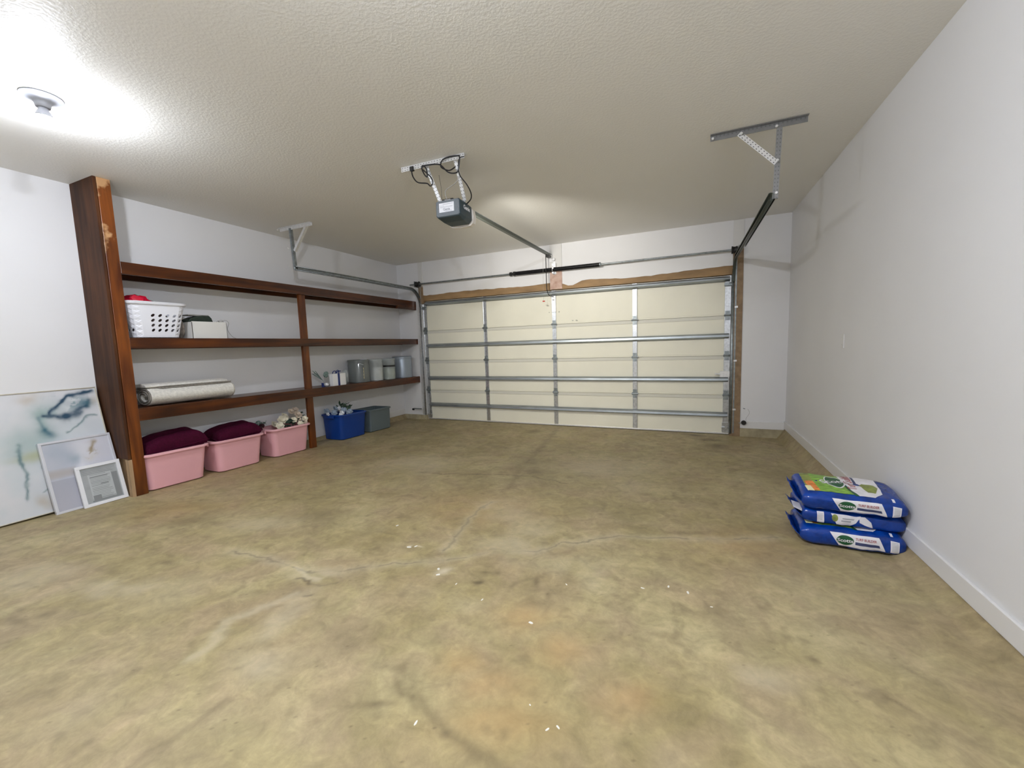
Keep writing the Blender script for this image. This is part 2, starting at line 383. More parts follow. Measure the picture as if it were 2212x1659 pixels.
def blobs(A, L, amp, raggedness=1.0):
    for (cx, cy, ra, rb, an) in L:
        ca, sa = math.cos(an), math.sin(an); u = ((wx-cx)*ca+(wy-cy)*sa)/max(ra, .012); v = (-(wx-cx)*sa+(wy-cy)*ca)/max(rb, .012)
        np.maximum(A, amp*np.exp(-(u*u+v*v)*.9)*(.55+.9*fbm(X, Y, .08, 40)*raggedness), out=A)
def crack(A, pts, wd, amp, jit=.02):
    P = np.array(pts, float)
    for i in range(len(P)-1):
        a, b = P[i], P[i+1]; d = b-a; L2 = (d**2).sum()
        s = np.clip(((wx2-a[0])*d[0]+(wy2-a[1])*d[1])/L2, 0, 1); ds = np.hypot(wx2-a[0]-s*d[0], wy2-a[1]-s*d[1])
        np.maximum(A, amp*np.exp(-(ds/wd)**2), out=A)
wx2 = X+(vnoise(X, Y, .07, 61)-.5)*.035+(vnoise(X, Y, .02, 63)-.5)*.014; wy2 = Y+(vnoise(X, Y, .07, 62)-.5)*.035+(vnoise(X, Y, .02, 64)-.5)*.014
MAINC = [[-0.68, -4.57], [-0.42, -4.56], [-0.22, -4.56], [-0.02, -4.57], [0.17, -4.49], [0.39, -4.33], [0.58, -4.23], [0.74, -4.12], [0.85, -3.99], [1.09, -3.9], [1.23, -3.75], [1.37, -3.65], [1.52, -3.52], [1.85, -3.44], [2.15, -3.35], [2.47, -3.19]]
CR = [[[0.59, -4.09], [0.56, -3.97], [0.53, -3.77], [0.49, -3.61], [0.48, -3.51], [0.49, -3.28]],
      [[-0.59, -2.79], [-0.28, -2.75], [0.25, -2.59], [0.58, -2.55], [0.92, -2.62]]]
crack(light, MAINC, .045, .20); crack(dark, MAINC, .0065, .75)
dark *= (.35+.9*(vnoise(X, Y, .16, 66) > .35))
for c in CR: crack(dark, c, .0085, .75)
crack(light, CR[0], .04, .2)
crack(dark, [[0.5, -2.93], [0.39, -2.46], [0.31, -1.83], [0.23, -1.11], [0.11, -0.33]], .045, .38)
crack(dark, [[0.98, -5.0], [1.25, -5.09], [1.39, -5.11], [1.5, -5.13], [1.61, -5.19]], .022, .5)
crack(dark, [[0.43, -5.55], [0.46, -5.44], [0.45, -5.29]], .014, .35)
crack(dark, [[0.01, -4.64], [0.03, -4.62], [0.12, -4.66]], .010, 1.0); crack(dark, [[0.16, -4.745], [0.2, -4.72]], .008, 1.0)
crack(dark, [[0.12, -4.66], [.16, -4.65], [0.24, -4.60]], .010, .5)
crack(light, [[0.12, -4.62], [-.10, -4.56]], .022, .5); crack(light, [[.12, -4.75], [.02, -5.0], [.12, -5.2]], .03, .3)
blobs(light, [(0.06, -4.55, 0.15, 0.05, 0.39), (-0.86, -5.06, 0.238, 0.09, 0.39), (0.40, -5.12, 0.12, 0.07, 0.35), (2.19, -4.47, 0.1, 0.05, 0.32), (-1.45, -5.2, 0.22, 0.15, 0.37)], .30)
blobs(light, [(0.69, -4.3, 0.05, 0.025, 0.9), (0.35, -4.12, 0.02, 0.012, 0.42), (.42, -4.1, .014, .012, 0)], .65)
blobs(light, [(-0.87, -4.2, 0.202, 0.136, 0.35), (0.23, -4.88, 0.073, 0.214, 0.28), (-0.81, -2.51, 0.42, 0.35, 0.34), (1.14, -2.03, 0.46, 0.31, 0.31), (0.88, -3.9, 0.15, 0.08, 0.35)], .28)
blobs(dark, [(2.18, -0.35, 0.13, 0.10, 0.3), (2.28, -0.72, 0.12, 0.12, 0.3), (2.05, -.1, .15, .06, 0)], .75)
blobs(dark, [(-0.86, -5.3, 0.05, 0.03, 0.38), (1.23, -4.17, 0.02, 0.04, 0.46), (3.1, -3.98, 0.05, 0.015, -0.9), (0.95, -4.24, 0.054, 0.02, 0.38), (0.96, -4.34, 0.032, 0.02, 0.32)], .8)
blobs(dark, [(-0.93, -5.39, 0.11, 0.02, 0.38), (0.36, -2.11, 0.12, 0.2, 0.28), (2.72, -4.2, 0.045, 0.014, -.5), (2.58, -4.45, 0.036, 0.014, -.5), (2.57, -4.15, 0.022, 0.01, -.4), (2.36, -4.35, 0.022, 0.01, 0.), (-0.89, -4.77, 0.04, 0.03, 0.32), (0.57, -2.4, 0.12, 0.1, 0.32), (-0.23, -0.5, 0.12, 0.1, 0.23), (1.96, -3.31, 0.09, 0.03, 0.4), (1.34, -4.25, 0.02, 0.03, 0.32), (1.68, -4.7, 0.01, 0.02, 0), (0.94, -5.07, 0.067, 0.02, 0.46), (3.0, -3.1, .1, .04, 0), (2.9, -.12, .06, .03, 0), (-2.9, -.1, .12, .03, 0)], .55)
blobs(dark, [(2.15, -4.3, 0.09, 0.1, 0.36), (2.11, -4.18, 0.07, 0.07, 0.4), (-1.45, -4.33, 0.225, 0.12, 0.36), (0.66, -4.88, 0.139, 0.085, 0.37), (-0.61, -3.93, 0.2, 0.15, 0.36), (1.3, -4.35, .06, .05, 0)], .38)
dark += np.clip(fbm(X, Y, .06, 171)-.62, 0, 1)*1.6 + np.clip(fbm(X, Y, .9, 71)-.55, 0, 1)*.5*(Y > -3.4) + np.clip(fbm(X, Y, .35, 81)-.60, 0, 1)*.9
light += np.clip(fbm(X, Y, .5, 91)-.58, 0, 1)*1.1*np.exp(-((X-.9)**2+(Y+4.2)**2)/3)
blobs(rust, [(1.48, -4.61, 0.12, 0.07, 0.39), (1.3, -4.46, 0.16, 0.09, 0.37), (1.16, -4.81, 0.108, 0.05, 0.38), (1.33, -4.87, 0.152, 0.108, 0.4), (1.36, -5.01, 0.184, 0.089, 0.39), (1.72, -4.75, 0.098, 0.071, 0.42)], .42)
blobs(rust, [(-1.77, -4.26, 0.47, 0.2, 0.37), (2.24, -3.4, 0.32, 0.241, 0.35), (-1.9, -3.0, .5, .5, 0), (.5, -3.4, .5, .4, 0)], .25)
dark += (rng.random(X.shape) > .9985)*.5
fl = MB(); me = bpy.data.meshes.new('floor')
Z = -SL*Y
for edge, top, wd_ in ((XR, .129, .09), (XL, .0845, .07)):      # the slab turns up in a rough fillet along the side curbs
    k_ = np.clip(1-np.abs(X-edge)/wd_, 0, 1); Z = Z+np.clip(top-Z, 0, 1)*k_
V = np.stack([X, Y, Z], -1).reshape(-1, 3); idx = np.arange(NX*NY).reshape(NX, NY)
F = np.stack([idx[:-1, :-1], idx[1:, :-1], idx[1:, 1:], idx[:-1, 1:]], -1).reshape(-1, 4)
me.vertices.add(len(V)); me.vertices.foreach_set('co', V.ravel()); me.loops.add(F.size); me.loops.foreach_set('vertex_index', F.ravel().astype(np.int32))
me.polygons.add(len(F)); me.polygons.foreach_set('loop_start', np.arange(0, F.size, 4, dtype=np.int32)); me.polygons.foreach_set('loop_total', np.full(len(F), 4, dtype=np.int32)); me.update(calc_edges=True); me.validate()
ca = me.color_attributes.new('stain', 'FLOAT_COLOR', 'POINT')
C4 = np.stack([np.clip(dark, 0, 1), np.clip(light, 0, 1), np.clip(rust, 0, 1), np.ones_like(X)], -1).reshape(-1).astype(np.float32)
ca.data.foreach_set('color', C4); me.materials.append(M['floor'])
floor = bpy.data.objects.new('floor', me); COL.objects.link(floor); floor['kind'] = 'structure'

random.seed(17); M['fleck'] = mat('paint_fleck', (.85, .83, .76), .5)
for (cx, cy, r) in [(0.84, -4.37, .004), (1.135, -5.105, .0045), (1.457, -4.902, .003), (0.07, -3.9, .008), (1.376, -4.168, .004), (1.86, -4.0, .006), (1.95, -4.02, .007), (1.03, -4.44, .004), (1.31, -4.51, .009), (1.74, -4.06, .006), (1.54, -4.965, .004), (1.57, -4.945, .004), (.35, -4.13, .010), (.385, -4.105, .007), (.70, -4.33, .010), (.67, -4.28, .009), (2.05, -4.1, .004)]:
    b = MB(); n_ = 7; an = random.uniform(0, 3); el = random.uniform(1.2, 2.4)
    ps = [(cx+(r*random.uniform(.6, 1.1)*math.cos(2*math.pi*k/n_))*math.cos(an)*el-(r*random.uniform(.6, 1.)*math.sin(2*math.pi*k/n_))*math.sin(an), cy+(r*math.cos(2*math.pi*k/n_))*math.sin(an)*el+(r*random.uniform(.6, 1.)*math.sin(2*math.pi*k/n_))*math.cos(an)) for k in range(n_)]
    b.v = [Vector((x, y, fz(y)+.0002)) for x, y in ps]+[Vector((x, y, fz(y)+.0014)) for x, y in ps]
    b.f = [tuple(range(n_, 2*n_))]+[(k, (k+1) % n_, n_+(k+1) % n_, n_+k) for k in range(n_)]
    b.build('paint_fleck', M['fleck'], floor)
struct(MB().box(XL-T, XR+T, YB-T, .35, H, H+T), 'ceiling', M['ceil'])
struct(MB().box(XL-T, XL, YB-T, .35, -.05, H), 'wall_left', M['wall'])
struct(MB().box(XR, XR+T, YB-T, .35, -.05, H), 'wall_right', M['wall'])
struct(MB().box(XL, XR, YB-T, YB, -.05, H), 'wall_near', M['wall'])
# far wall round the door opening, drywall ending in a ragged edge over the header board
random.seed(11)
wf = MB()
wf.box(XL, -2.445, 0, T, .085, H); wf.box(2.578, XR, 0, T, .112, H)
poly = [(-2.46, H), (2.578, H), (2.578, 2.262)]
xx = 2.5
while xx > -2.4:
    zb = 2.238+.008*math.sin(xx*3.1)+random.uniform(-.005, .005)-.07*math.exp(-((xx-.30)/.13)**2)-.025*math.exp(-((xx-1.2)/.4)**2)
    poly.append((xx, zb)); xx -= .07
poly.append((-2.46, 2.25)); wf.prism(poly, 0, T, 'y')
struct(wf, 'wall_far', M['wall'])
struct(MB().box(-2.46, 2.578, .008, .14, 2.135, 2.40), 'trim_1', M['header'])
struct(MB().box(-2.472, -2.385, -.012, .14, 2.09, H-.002), 'trim_2', M['jambl'], bevel=.002)
struct(MB().box(2.457, 2.578, -.012, .14, .0, H-.002), 'trim_3', M['jamb'], bevel=.002)
struct(MB().box(-.022, .168, -.014, .02, 2.14, H-.002), 'trim_4', M['jambc'], bevel=.002)
# concrete curbs under the drywall and the baseboards that sit on them
cb = MB(); cb.box(XL+.012, -2.445, -.018, .1, -.05, .086); struct(cb, 'trim_5', M['curb'], bevel=.004)
cb = MB(); cb.box(2.578, XR, -.018, .1, -.05, .112); struct(cb, 'trim_6', M['curb'], bevel=.004)
struct(MB().box(XR-.0145, XR, YB, -.0, .130, .2245), 'baseboard_right', M['trimw'], bevel=.003)
struct(MB().box(XL, XL+.0145, YB, -.0, .0852, .185), 'baseboard_left', M['trimw'], bevel=.003)
bf = MB(); bf.box(2.60, XR-.0145, -.02, 0, .113, .207); struct(bf, 'baseboard_far', M['trimw'], bevel=.003)

# ------------------------------------------------------------------ the overhead door
door = thing('door_1', (0, .08, 0), 'wide cream steel overhead garage door with galvanised stiles and struts, closed', 'garage door', kind='structure')
ZS = [.012, .545, 1.078, 1.611, 2.132]; YD = .055
for i in range(4):
    b = MB(); z0, z1 = ZS[i], ZS[i+1]-.003; x0, x1 = -2.445, 2.452
    # folded steel back: flat field, proud lips at the section joints
    b.box(x0, x1, YD+.006, YD+.05, z0+.022, z1-.030)
    b.box(x0, x1, YD, YD+.05, z1-.030, z1); b.box(x0, x1, YD, YD+.05, z0, z0+.022)
    s = b.build('door_section', M['door'], door, bevel=.003)
    if i < 3:
        MB().box(x0, x1, YD-.0015, YD+.012, z1-.046, z1-.001).build('joint_lip', M['doorlip'], s, bevel=.002)
stx = [-2.405, -1.20, 0.012, 1.225, 2.412]
for i in range(4):
    for k, x in enumerate(stx):
        wd = .036 if k in (0, 4) else .030
        z0, z1 = ZS[i]+(.0 if i else .02), ZS[i+1]-.004
        b = MB(); b.box(x-wd, x+wd, YD-.006, YD+.002, z0, z1)
        b.box(x-wd, x-wd+.004, YD-.014, YD-.004, z0, z1); b.box(x+wd-.004, x+wd, YD-.014, YD-.004, z0, z1)
        b.build('stile', M['galv'], door)
def hinge_proto():
    b = MB(); b.box(-.028, .028, -.004, 0, .012, .062); b.box(-.028, .028, -.004, 0, -.062, -.012)
    b.box(-.040, .040, -.007, -.001, -.020, .020)
    b.lathe([(.0095, -.046), (.0095, .046)], (0, -.013, 0), 10, 'x')
    b.prism([(-.026, .012), (.026, .012), (0, .055)], -.018, -.004, 'y')
    for sx in (-.018, .018):
        for sz in (-.048, .05): b.lathe([(.006, 0), (.006, .004), (0, .006)], (sx, -.008, sz), 6, 'y')
    return b.build('hinge', M['galvd'], None, local=True)
h0 = hinge_proto(); first = True
for i in (1, 2, 3):
    for x in stx:
        o = h0 if first else h0.copy()
        if not first: COL.objects.link(o)
        first = False; o.parent = door; o.location = Vector((x, YD-.014, ZS[i]-.001))-door.location
for x in (-2.45, 2.455):          # rollers ride in the tracks
    for z in (.10, .545, 1.078, 1.611, 2.03):
        sg = 1 if x > 0 else -1
        b = MB(); b.tube([(x-sg*.03, YD-.035, z), (x+sg*.035, YD-.035, z)], .005, 6)
        b.lathe([(.019, -.006), (.021, 0), (.019, .006)], (x+sg*.028, YD-.035, z), 12, 'x')
        b.build('roller', M['galvd'], door, smooth=True)
def strut(z, m):
    b = MB(); y = YD-.016
    pr = [(0, .034), (0, .030), (-.004, .030), (-.022, .020), (-.052, .012), (-.056, -.012), (-.022, -.020), (-.004, -.030), (0, -.034)]
    vs = []; x0, x1 = -2.37, 2.43
    for x in (x0, x1): vs += [(x, y+a, z+c) for a, c in pr]
    n = len(pr); b.add(vs, [(i, i+1, n+i+1, n+i) for i in range(n-1)])
    return b.build('strut', m, door, solid=.002)
for z, m in ((2.086, M['strut']), (1.342, M['strut']), (.76, M['strut']), (.278, M['strut'])): strut(z, m)
MB().box(-2.445, 2.452, YD-.004, YD+.05, .006, .026).build('bottom_rail', M['steelw'], door, bevel=.002)
b = MB(); b.tube([(-2.445, YD+.02, .003), (2.452, YD+.02, .003)], .012, 8); b.build('weather_seal', M['rubber'], door, smooth=True)
for sg, x in ((-1, -2.405), (1, 2.412)):
    b = MB(); b.box(x-.045, x+.045, YD-.012, YD-.004, .03, .17); b.box(x-.03*sg-.02, x-.03*sg+.02, YD-.05, YD-.01, .09, .11); b.build('bottom_bracket', M['galv'], door, bevel=.002)
    b = MB(); b.box(x-.045, x+.045, YD-.03, YD-.006, 1.99, 2.04); b.box(x-.045, x+.05, YD-.055, YD-.028, 1.995, 2.012); b.build('top_bracket', M['galvd'], door, bevel=.002)
b = MB(); b.box(2.27, 2.45, YD-.022, YD-.012, .822, .842); b.box(2.33, 2.45, YD-.03, YD-.008, .79, .872); b.lathe([(.010, -.022), (.010, 0)], (2.285, YD-.02, .832), 10, 'y')
b.build('slide_lock', M['steelw'], door, bevel=.002)
# operator bracket riveted down the centre stile
b = MB(); b.box(-.022, .046, YD-.02, YD-.008, 1.80, 2.05); b.box(-.004, .028, YD-.075, YD-.015, 1.985, 2.045); b.build('operator_bracket', M['steelw'], door, bevel=.002)
b = MB()                          # small smudges of grease on the top section
for dx, dz, r in ((.30, 1.655, .008), (.315, 1.655, .006), (.36, 1.655, .010), (.375, 1.652, .009), (-.07, 1.80, .008), (.09, 1.80, .012)): b.lathe([(r, 0), (r, .0006)], (dx, YD+.0048, dz), 8, 'y')
b.build('smudge', mat('smudge', (.45, .45, .38), .6), door)

# ------------------------------------------------------------------ tracks
def track(sx, hx, zc, yend, label, name='door_track'):
    g = thing(name, (sx, -.05, 0), label, 'door track', 'roller tracks beside the garage door')
    s = 1 if sx > 0 else -1
    yv = .012; R = .30
    path = [(0, yv, .03), (0, yv, 1.0), (0, yv, zc-R)]
    for k in range(1, 13):
        a = math.pi/2*k/12; path.append((0, yv-R*(1-math.cos(a)), zc-R+R*math.sin(a)))
    path.append((0, (yv-R+yend)/2, zc+.003)); path.append((0, yend, zc))
    pv = [(sx+(hx-sx)*min(1, max(0, -p[1]/.5)), p[1], p[2]) for p in path]
    hw = .026
    # rolled channel: outer web with two curled flanges reaching towards the door
    prof = [(-.024*s, -hw+.010), (-.024*s, -hw), (-.012*s, -hw-.002), (.004*s, -hw+.004), (.008*s, 0), (.004*s, hw-.004), (-.012*s, hw+.002), (-.024*s, hw), (-.024*s, hw-.010)]
    n = len(path)
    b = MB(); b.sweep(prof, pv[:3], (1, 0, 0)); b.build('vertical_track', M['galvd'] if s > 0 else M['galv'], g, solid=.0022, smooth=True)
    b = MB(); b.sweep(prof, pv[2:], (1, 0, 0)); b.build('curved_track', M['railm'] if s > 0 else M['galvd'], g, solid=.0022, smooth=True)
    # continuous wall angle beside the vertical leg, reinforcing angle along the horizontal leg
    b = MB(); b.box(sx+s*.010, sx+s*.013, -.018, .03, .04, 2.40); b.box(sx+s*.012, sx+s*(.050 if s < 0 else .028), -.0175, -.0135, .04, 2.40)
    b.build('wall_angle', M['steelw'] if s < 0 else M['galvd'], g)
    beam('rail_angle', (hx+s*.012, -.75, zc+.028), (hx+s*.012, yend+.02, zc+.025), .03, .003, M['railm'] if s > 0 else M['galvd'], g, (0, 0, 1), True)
    for z in (.35, 1.0, 1.7):
        b = MB(); b.box(sx+s*.008, sx+s*.045, -.0225, -.018, z, z+.022); b.lathe([(.008, -.03), (.008, -.02)], (sx+s*.035, 0, z+.018), 6, 'y'); b.build('track_bracket', M['steelw'], g)
    return g
gR = track(2.478, 2.488, 2.325, -2.52, 'galvanised right-hand door track, curving overhead and hung near the right wall')
gL = track(-2.470, -2.44, 2.325, -2.52, 'galvanised left-hand door track curving overhead above the wooden shelves')
# ceiling hangers for the tracks
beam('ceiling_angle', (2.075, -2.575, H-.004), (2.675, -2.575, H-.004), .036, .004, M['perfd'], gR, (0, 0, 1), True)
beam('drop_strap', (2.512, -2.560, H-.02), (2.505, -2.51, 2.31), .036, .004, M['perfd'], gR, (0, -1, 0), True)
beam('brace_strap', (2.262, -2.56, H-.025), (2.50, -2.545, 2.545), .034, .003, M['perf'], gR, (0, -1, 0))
beam('ceiling_angle', (-2.63, -2.54, H-.004), (-2.085, -2.54, H-.004), .034, .004, M['steelw'], gL, (0, 0, 1), True)
beam('drop_strap', (-2.452, -2.535, H-.02), (-2.452, -2.51, 2.31), .030, .004, M['galvd'], gL, (0, -1, 0), True)
beam('brace_strap', (-2.20, -2.52, H-.02), (-2.43, -2.515, 2.53), .030, .003, M['steelw'], gL, (0, -1, 0), True)
for g, pts in ((gR, ((2.09, H-.03), (2.275, H-.035), (2.49, H-.035), (2.50, 2.55), (2.50, 2.33))), (gL, ((-2.60, H-.03), (-2.21, H-.03), (-2.44, 2.55), (-2.452, 2.33)))):
    for x, z in pts:
        b = MB(); b.lathe([(.009, -2.585), (.009, -2.575)], (x, 0, z), 6, 'y'); b.build('bolt', M['steelw'], g)

# ------------------------------------------------------------------ torsion spring shaft
ts = thing('torsion_shaft', (.02, -.08, 2.43), 'steel torsion shaft with black coil spring above the garage door', 'door spring')
yT = -.085; zT = 2.425
b = MB(); b.tube([(-2.60, yT, zT), (2.53, yT, zT)], .0125, 12); b.build('shaft', M['galvd'], ts, smooth=True)
# coil spring as a real helix over a dark core
b = MB(); pts = []; x0, x1 = -.555, .755; turns = 96
for k in range(turns*8+1):
    a = 2*math.pi*k/8; pts.append((x0+(x1-x0)*k/(turns*8), yT+.026*math.cos(a), zT+.026*math.sin(a)))
b.tube(pts, .0062, 5); b.build('spring', M['spring'], ts, smooth=True)
b = MB(); b.lathe([(.022, x0), (.022, x1)], (0, yT, zT), 16, 'x'); b.build('spring_core', M['black'], ts, smooth=True)
b = MB(); b.lathe([(.018, -.665), (.030, -.66), (.030, -.625), (.020, -.62), (.02, -.60), (.034, -.596), (.034, -.565), (.022, -.56)], (0, yT, zT), 12, 'x', True); b.build('winding_cone', M['black'], ts)
b = MB(); b.lathe([(.028, .75), (.031, .757), (.031, .768), (.02, .775)], (0, yT, zT), 14, 'x'); b.build('stationary_cone', M['galvd'], ts, smooth=True)
b = MB(); b.box(.03, .095, yT-.006, -.014, 2.455, 2.52); b.box(.035, .085, -.03, -.0135, 2.36, 2.52); b.box(.045, .052, yT-.035, -.014, 2.40, 2.475); b.build('center_bracket', M['steelw'], ts, bevel=.003)
for q_ in (2.445, 2.375): b = MB(); b.lathe([(.013, -.105), (.018, -.098), (.012, -.09)], (.056, -.01, q_), 10, 'y'); b.build('lag_bolt', M['steelw'], ts, smooth=True)
for sg, x in ((-1, -2.43), (1, 2.465)):
    b = MB(); b.lathe([(.022, -.035), (.048, -.032), (.045, -.018), (.040, -.010), (.040, .012), (.046, .026), (.046, .032), (.02, .036)], (x, yT, zT), 20, 'x'); b.build('cable_drum', M['black'], ts, smooth=True)
    b = MB(); b.box(x+sg*.045, x+sg*.05, -.13, -.012, 2.375, 2.475); b.build('bearing_plate', M['galvd'], ts, bevel=.002)
    b = MB(); b.tube([(x-sg*.01, yT+.045, zT), (x-sg*.0, .018, .12)], .0018, 5); b.build('lift_cable', M['galvd'], ts)

# ------------------------------------------------------------------ opener
op = thing('garage_door_opener', (.13, -3.05, 2.38), 'dark grey garage door opener hung from the ceiling with a paper label', 'door opener')
Rm = Matrix.Rotation(math.radians(2.6), 4, 'Z')
mc = Vector((.135, -3.03, 2.44))
def opm(v): return mc+(Rm @ Vector(v))
def plate(name, lo, hi, m, bevel=.004, parent=op):
    b = MB(); b.box(lo[0], hi[0], lo[1], hi[1], lo[2], hi[2]); b.v = [opm(v) for v in b.v]; return b.build(name, m, parent, bevel=bevel)
b = MB()   # housing: belly deeper at the front and drawn in at the sides
def ring(y, hw, zt, zb, ch):
    return [(-hw, y, zt-.012), (-hw+.012, y, zt), (hw-.012, y, zt), (hw, y, zt-.012), (hw, y, zb+ch), (hw-ch, y, zb), (-hw+ch, y, zb), (-hw, y, zb+ch)]
rings = [ring(-.118, .106, .062, -.062, .012), ring(-.110, .112, .066, -.068, .014), ring(-.02, .114, .066, -.082, .022), ring(.09, .112, .060, -.086, .028), ring(.105, .105, .052, -.078, .028)]
vs = [opm(p) for r in rings for p in r]; n = 8
fs = [(i*n+j, i*n+(j+1) % n, (i+1)*n+(j+1) % n, (i+1)*n+j) for i in range(len(rings)-1) for j in range(n)]+[tuple(range(n)), tuple(range((len(rings)-1)*n, len(rings)*n))]
b.add(vs, fs); hs = b.build('motor_housing', M['housing'], op, bevel=.003)
b = MB(); r = ring(-.121, .103, .059, -.059, .012); r1 = ring(-.116, .107, .063, -.063, .012)
b.add([opm(p) for p in r+r1], [tuple(range(8)), tuple(range(15, 7, -1))]+[(j, (j+1) % 8, 8+(j+1) % 8, 8+j) for j in range(8)])
b.build('rear_cover', M['housingb'], op, label='lighter grey rear cover')
b = MB()
for r, z in ((.09, -.02),): pass
lz = [(-.104, .118, -.095, .062), (-.100, .155, -.092, .058)]
b = MB(); y0, y1 = .104, .158
for (yy, s) in ((y0, 1.0), (y1, .97)):
    for k in range(12):
        a = 2*math.pi*k/12; cx = math.copysign(abs(math.cos(a))**.5, math.cos(a)); cz = math.copysign(abs(math.sin(a))**.5, math.sin(a))
        b.v.append(opm((.004+cx*.118*s, yy, -.020+cz*.080*s)))
b.f = [tuple(range(12))]+[(j, (j+1) % 12, 12+(j+1) % 12, 12+j) for j in range(12)]
b.build('light_lens', M['lens'], op, solid=.003, label='off-white translucent light lens')
b = MB(); b.add([opm((x, .150, z)) for x, z in ((-.085, -.075), (.090, -.075), (.090, .035), (-.085, .035))], [(0, 1, 2, 3)]); b.build('lamp_face', M['glow'], op, label='lit face of the opener lamp, towards the door')
sp_ = bpy.data.lights.new('opener_lamp', 'SPOT'); sp_.energy = 118; sp_.color = (1.0, .96, .88); sp_.spot_size = math.radians(100); sp_.spot_blend = .9; sp_.shadow_soft_size = .09
so = bpy.data.objects.new('opener_lamp', sp_); COL.objects.link(so); so.parent = op; so.location = opm((.045, .175, -.02))-op.location; so.rotation_euler = (math.radians(75), 0, math.radians(0))
lab = plate('paper_label', (-.076, -.1225, -.030), (.060, -.1212, .042), M['paper'], 0)
b = MB()
for k, (xa, xb_, z) in enumerate(((-.04, .052, .030), (-.07, -.03, .020), (-.068, .05, .012), (-.068, .045, .006), (-.03, .04, -.021), (-.02, .04, -.026))):
    b.box(xa, xb_, -.1229, -.1222, z, z+.0028 if k == 0 else z+.0014)
b.v = [opm(v) for v in b.v]; b.build('printed_line', M['ink'], lab)
def text_part(body, size, place, m, parent, bold=0, shear=0, name='lettering'):
    vs, fs = text2d(body, size, bold, shear); b = MB(); b.add([place(x, y) for x, y in vs], fs); return b.build(name, m, parent, fixn=False)
text_part('Genie', .026, lambda x, y: opm((x-.008, -.1230, y-.009)), M['ink'], lab, .0008)
text_part('Genie', .046, lambda x, y: opm((.1156, x-.005, y+.012)), M['white'], op, .0018)
b = MB(); b.box(-.05, .05, -.112, -.10, .055, .075); b.box(-.055, .045, -.105, -.06, .06, .072); b.v = [opm(v) for v in b.v]; b.build('terminal_block', M['black'], op, bevel=.003)
b = MB()
for k in range(4): b.lathe([(.005, 0), (.005, .004)], (-.02+k*.014, -.116, .064), 8, 'y')
b.v = [opm(v) for v in b.v]; b.build('terminal_screw', M['steelw'], op)
# rail from the housing to the header bracket above the spring
RA, RB = Vector((.145, -3.10, 2.505)), Vector((.002, -.035, 2.642))
beam('rail', RA, RB, .036, .028, M['railm'], op)
beam('rail_flange', RA+Vector((0, 0, .016)), RB+Vector((0, 0, .016)), .046, .003, M['galvd'], op)
def rp(t, dz=0, dx=0): return RA.lerp(RB, t)+Vector((dx, 0, dz))
b = MB(); t = rp(.955); b.box(t.x-.028, t.x+.028, t.y-.05, t.y+.07, t.z-.042, t.z-.006); b.build('trolley', M['black'], op, bevel=.006)
b = MB(); b.box(-.016, .030, -.10, -.012, 2.600, 2.648); b.box(-.02, .034, -.02, -.012, 2.55, 2.66); b.build('header_bracket', M['steelw'], op, bevel=.003)
b = MB(); b.lathe([(.020, -.035), (.024, -.028), (.020, -.02)], (.05, -.01, 2.585), 14, 'y'); b.lathe([(.024, -.03), (.024, -.012)], (.052, -.0, 2.535), 14, 'y'); b.build('header_bolt', M['steelw'], op, smooth=True)
b = MB(); b.tube([(-.03, -.17, 2.61), (-.03, -.16, 2.15)], .006, 8); c = []
for k in range(9):
    a = math.pi/2*k/8; c.append((-.03+.05*(1-math.cos(a)), -.16+.06*math.sin(a)*.5, 2.15-.12*math.sin(a)))
b.tube([(-.03, -.16, 2.16)]+c+[(.03, -.03, 2.03)], .006, 8); b.build('door_arm', M['black'], op, smooth=True)
b = MB(); b.tube([(-.07, -.19, 2.60), (-.072, -.19, 1.965)], .0013, 5); b.build('release_cord', M['cableg'], op)
b = MB(); b.box(-.090, -.052, -.196, -.184, 1.945, 1.962); b.build('release_handle', M['red'], op, bevel=.004)
# ceiling angle and hanging straps
beam('hanger_angle', (-.262, -3.175, H-.004), (.335, -3.165, H-.004), .044, .004, M['perf'], op, (0, 0, 1), False)
beam('hanger_angle', (-.262, -3.192, H-.020), (.335, -3.182, H-.020), .038, .004, M['perf'], op, (0, -1, 0), False)
beam('hanger_strap', (-.028, -3.17, H-.03), (.050, -3.10, 2.50), .030, .004, M['perf'], op, (0, -1, 0))
beam('hanger_strap', (.240, -3.16, H-.03), (.248, -3.05, 2.50), .030, .004, M['perf'], op, (0, -1, 0))
def wire(name, pts, r, m, parent=op):
    pts = [Vector(p) for p in pts]; out = []
    for i in range(len(pts)-1):
        p0, p1, p2, p3 = pts[max(i-1, 0)], pts[i], pts[i+1], pts[min(i+2, len(pts)-1)]
        for k in range(8):
            t = k/8; out.append(.5*((2*p1)+(p2-p0)*t+(2*p0-5*p1+4*p2-p3)*t*t+(3*p1-p0-3*p2+p3)*t**3))
    out.append(pts[-1]); b = MB(); b.tube(out, r, 6); return b.build(name, m, parent, smooth=True)
yy = -3.20
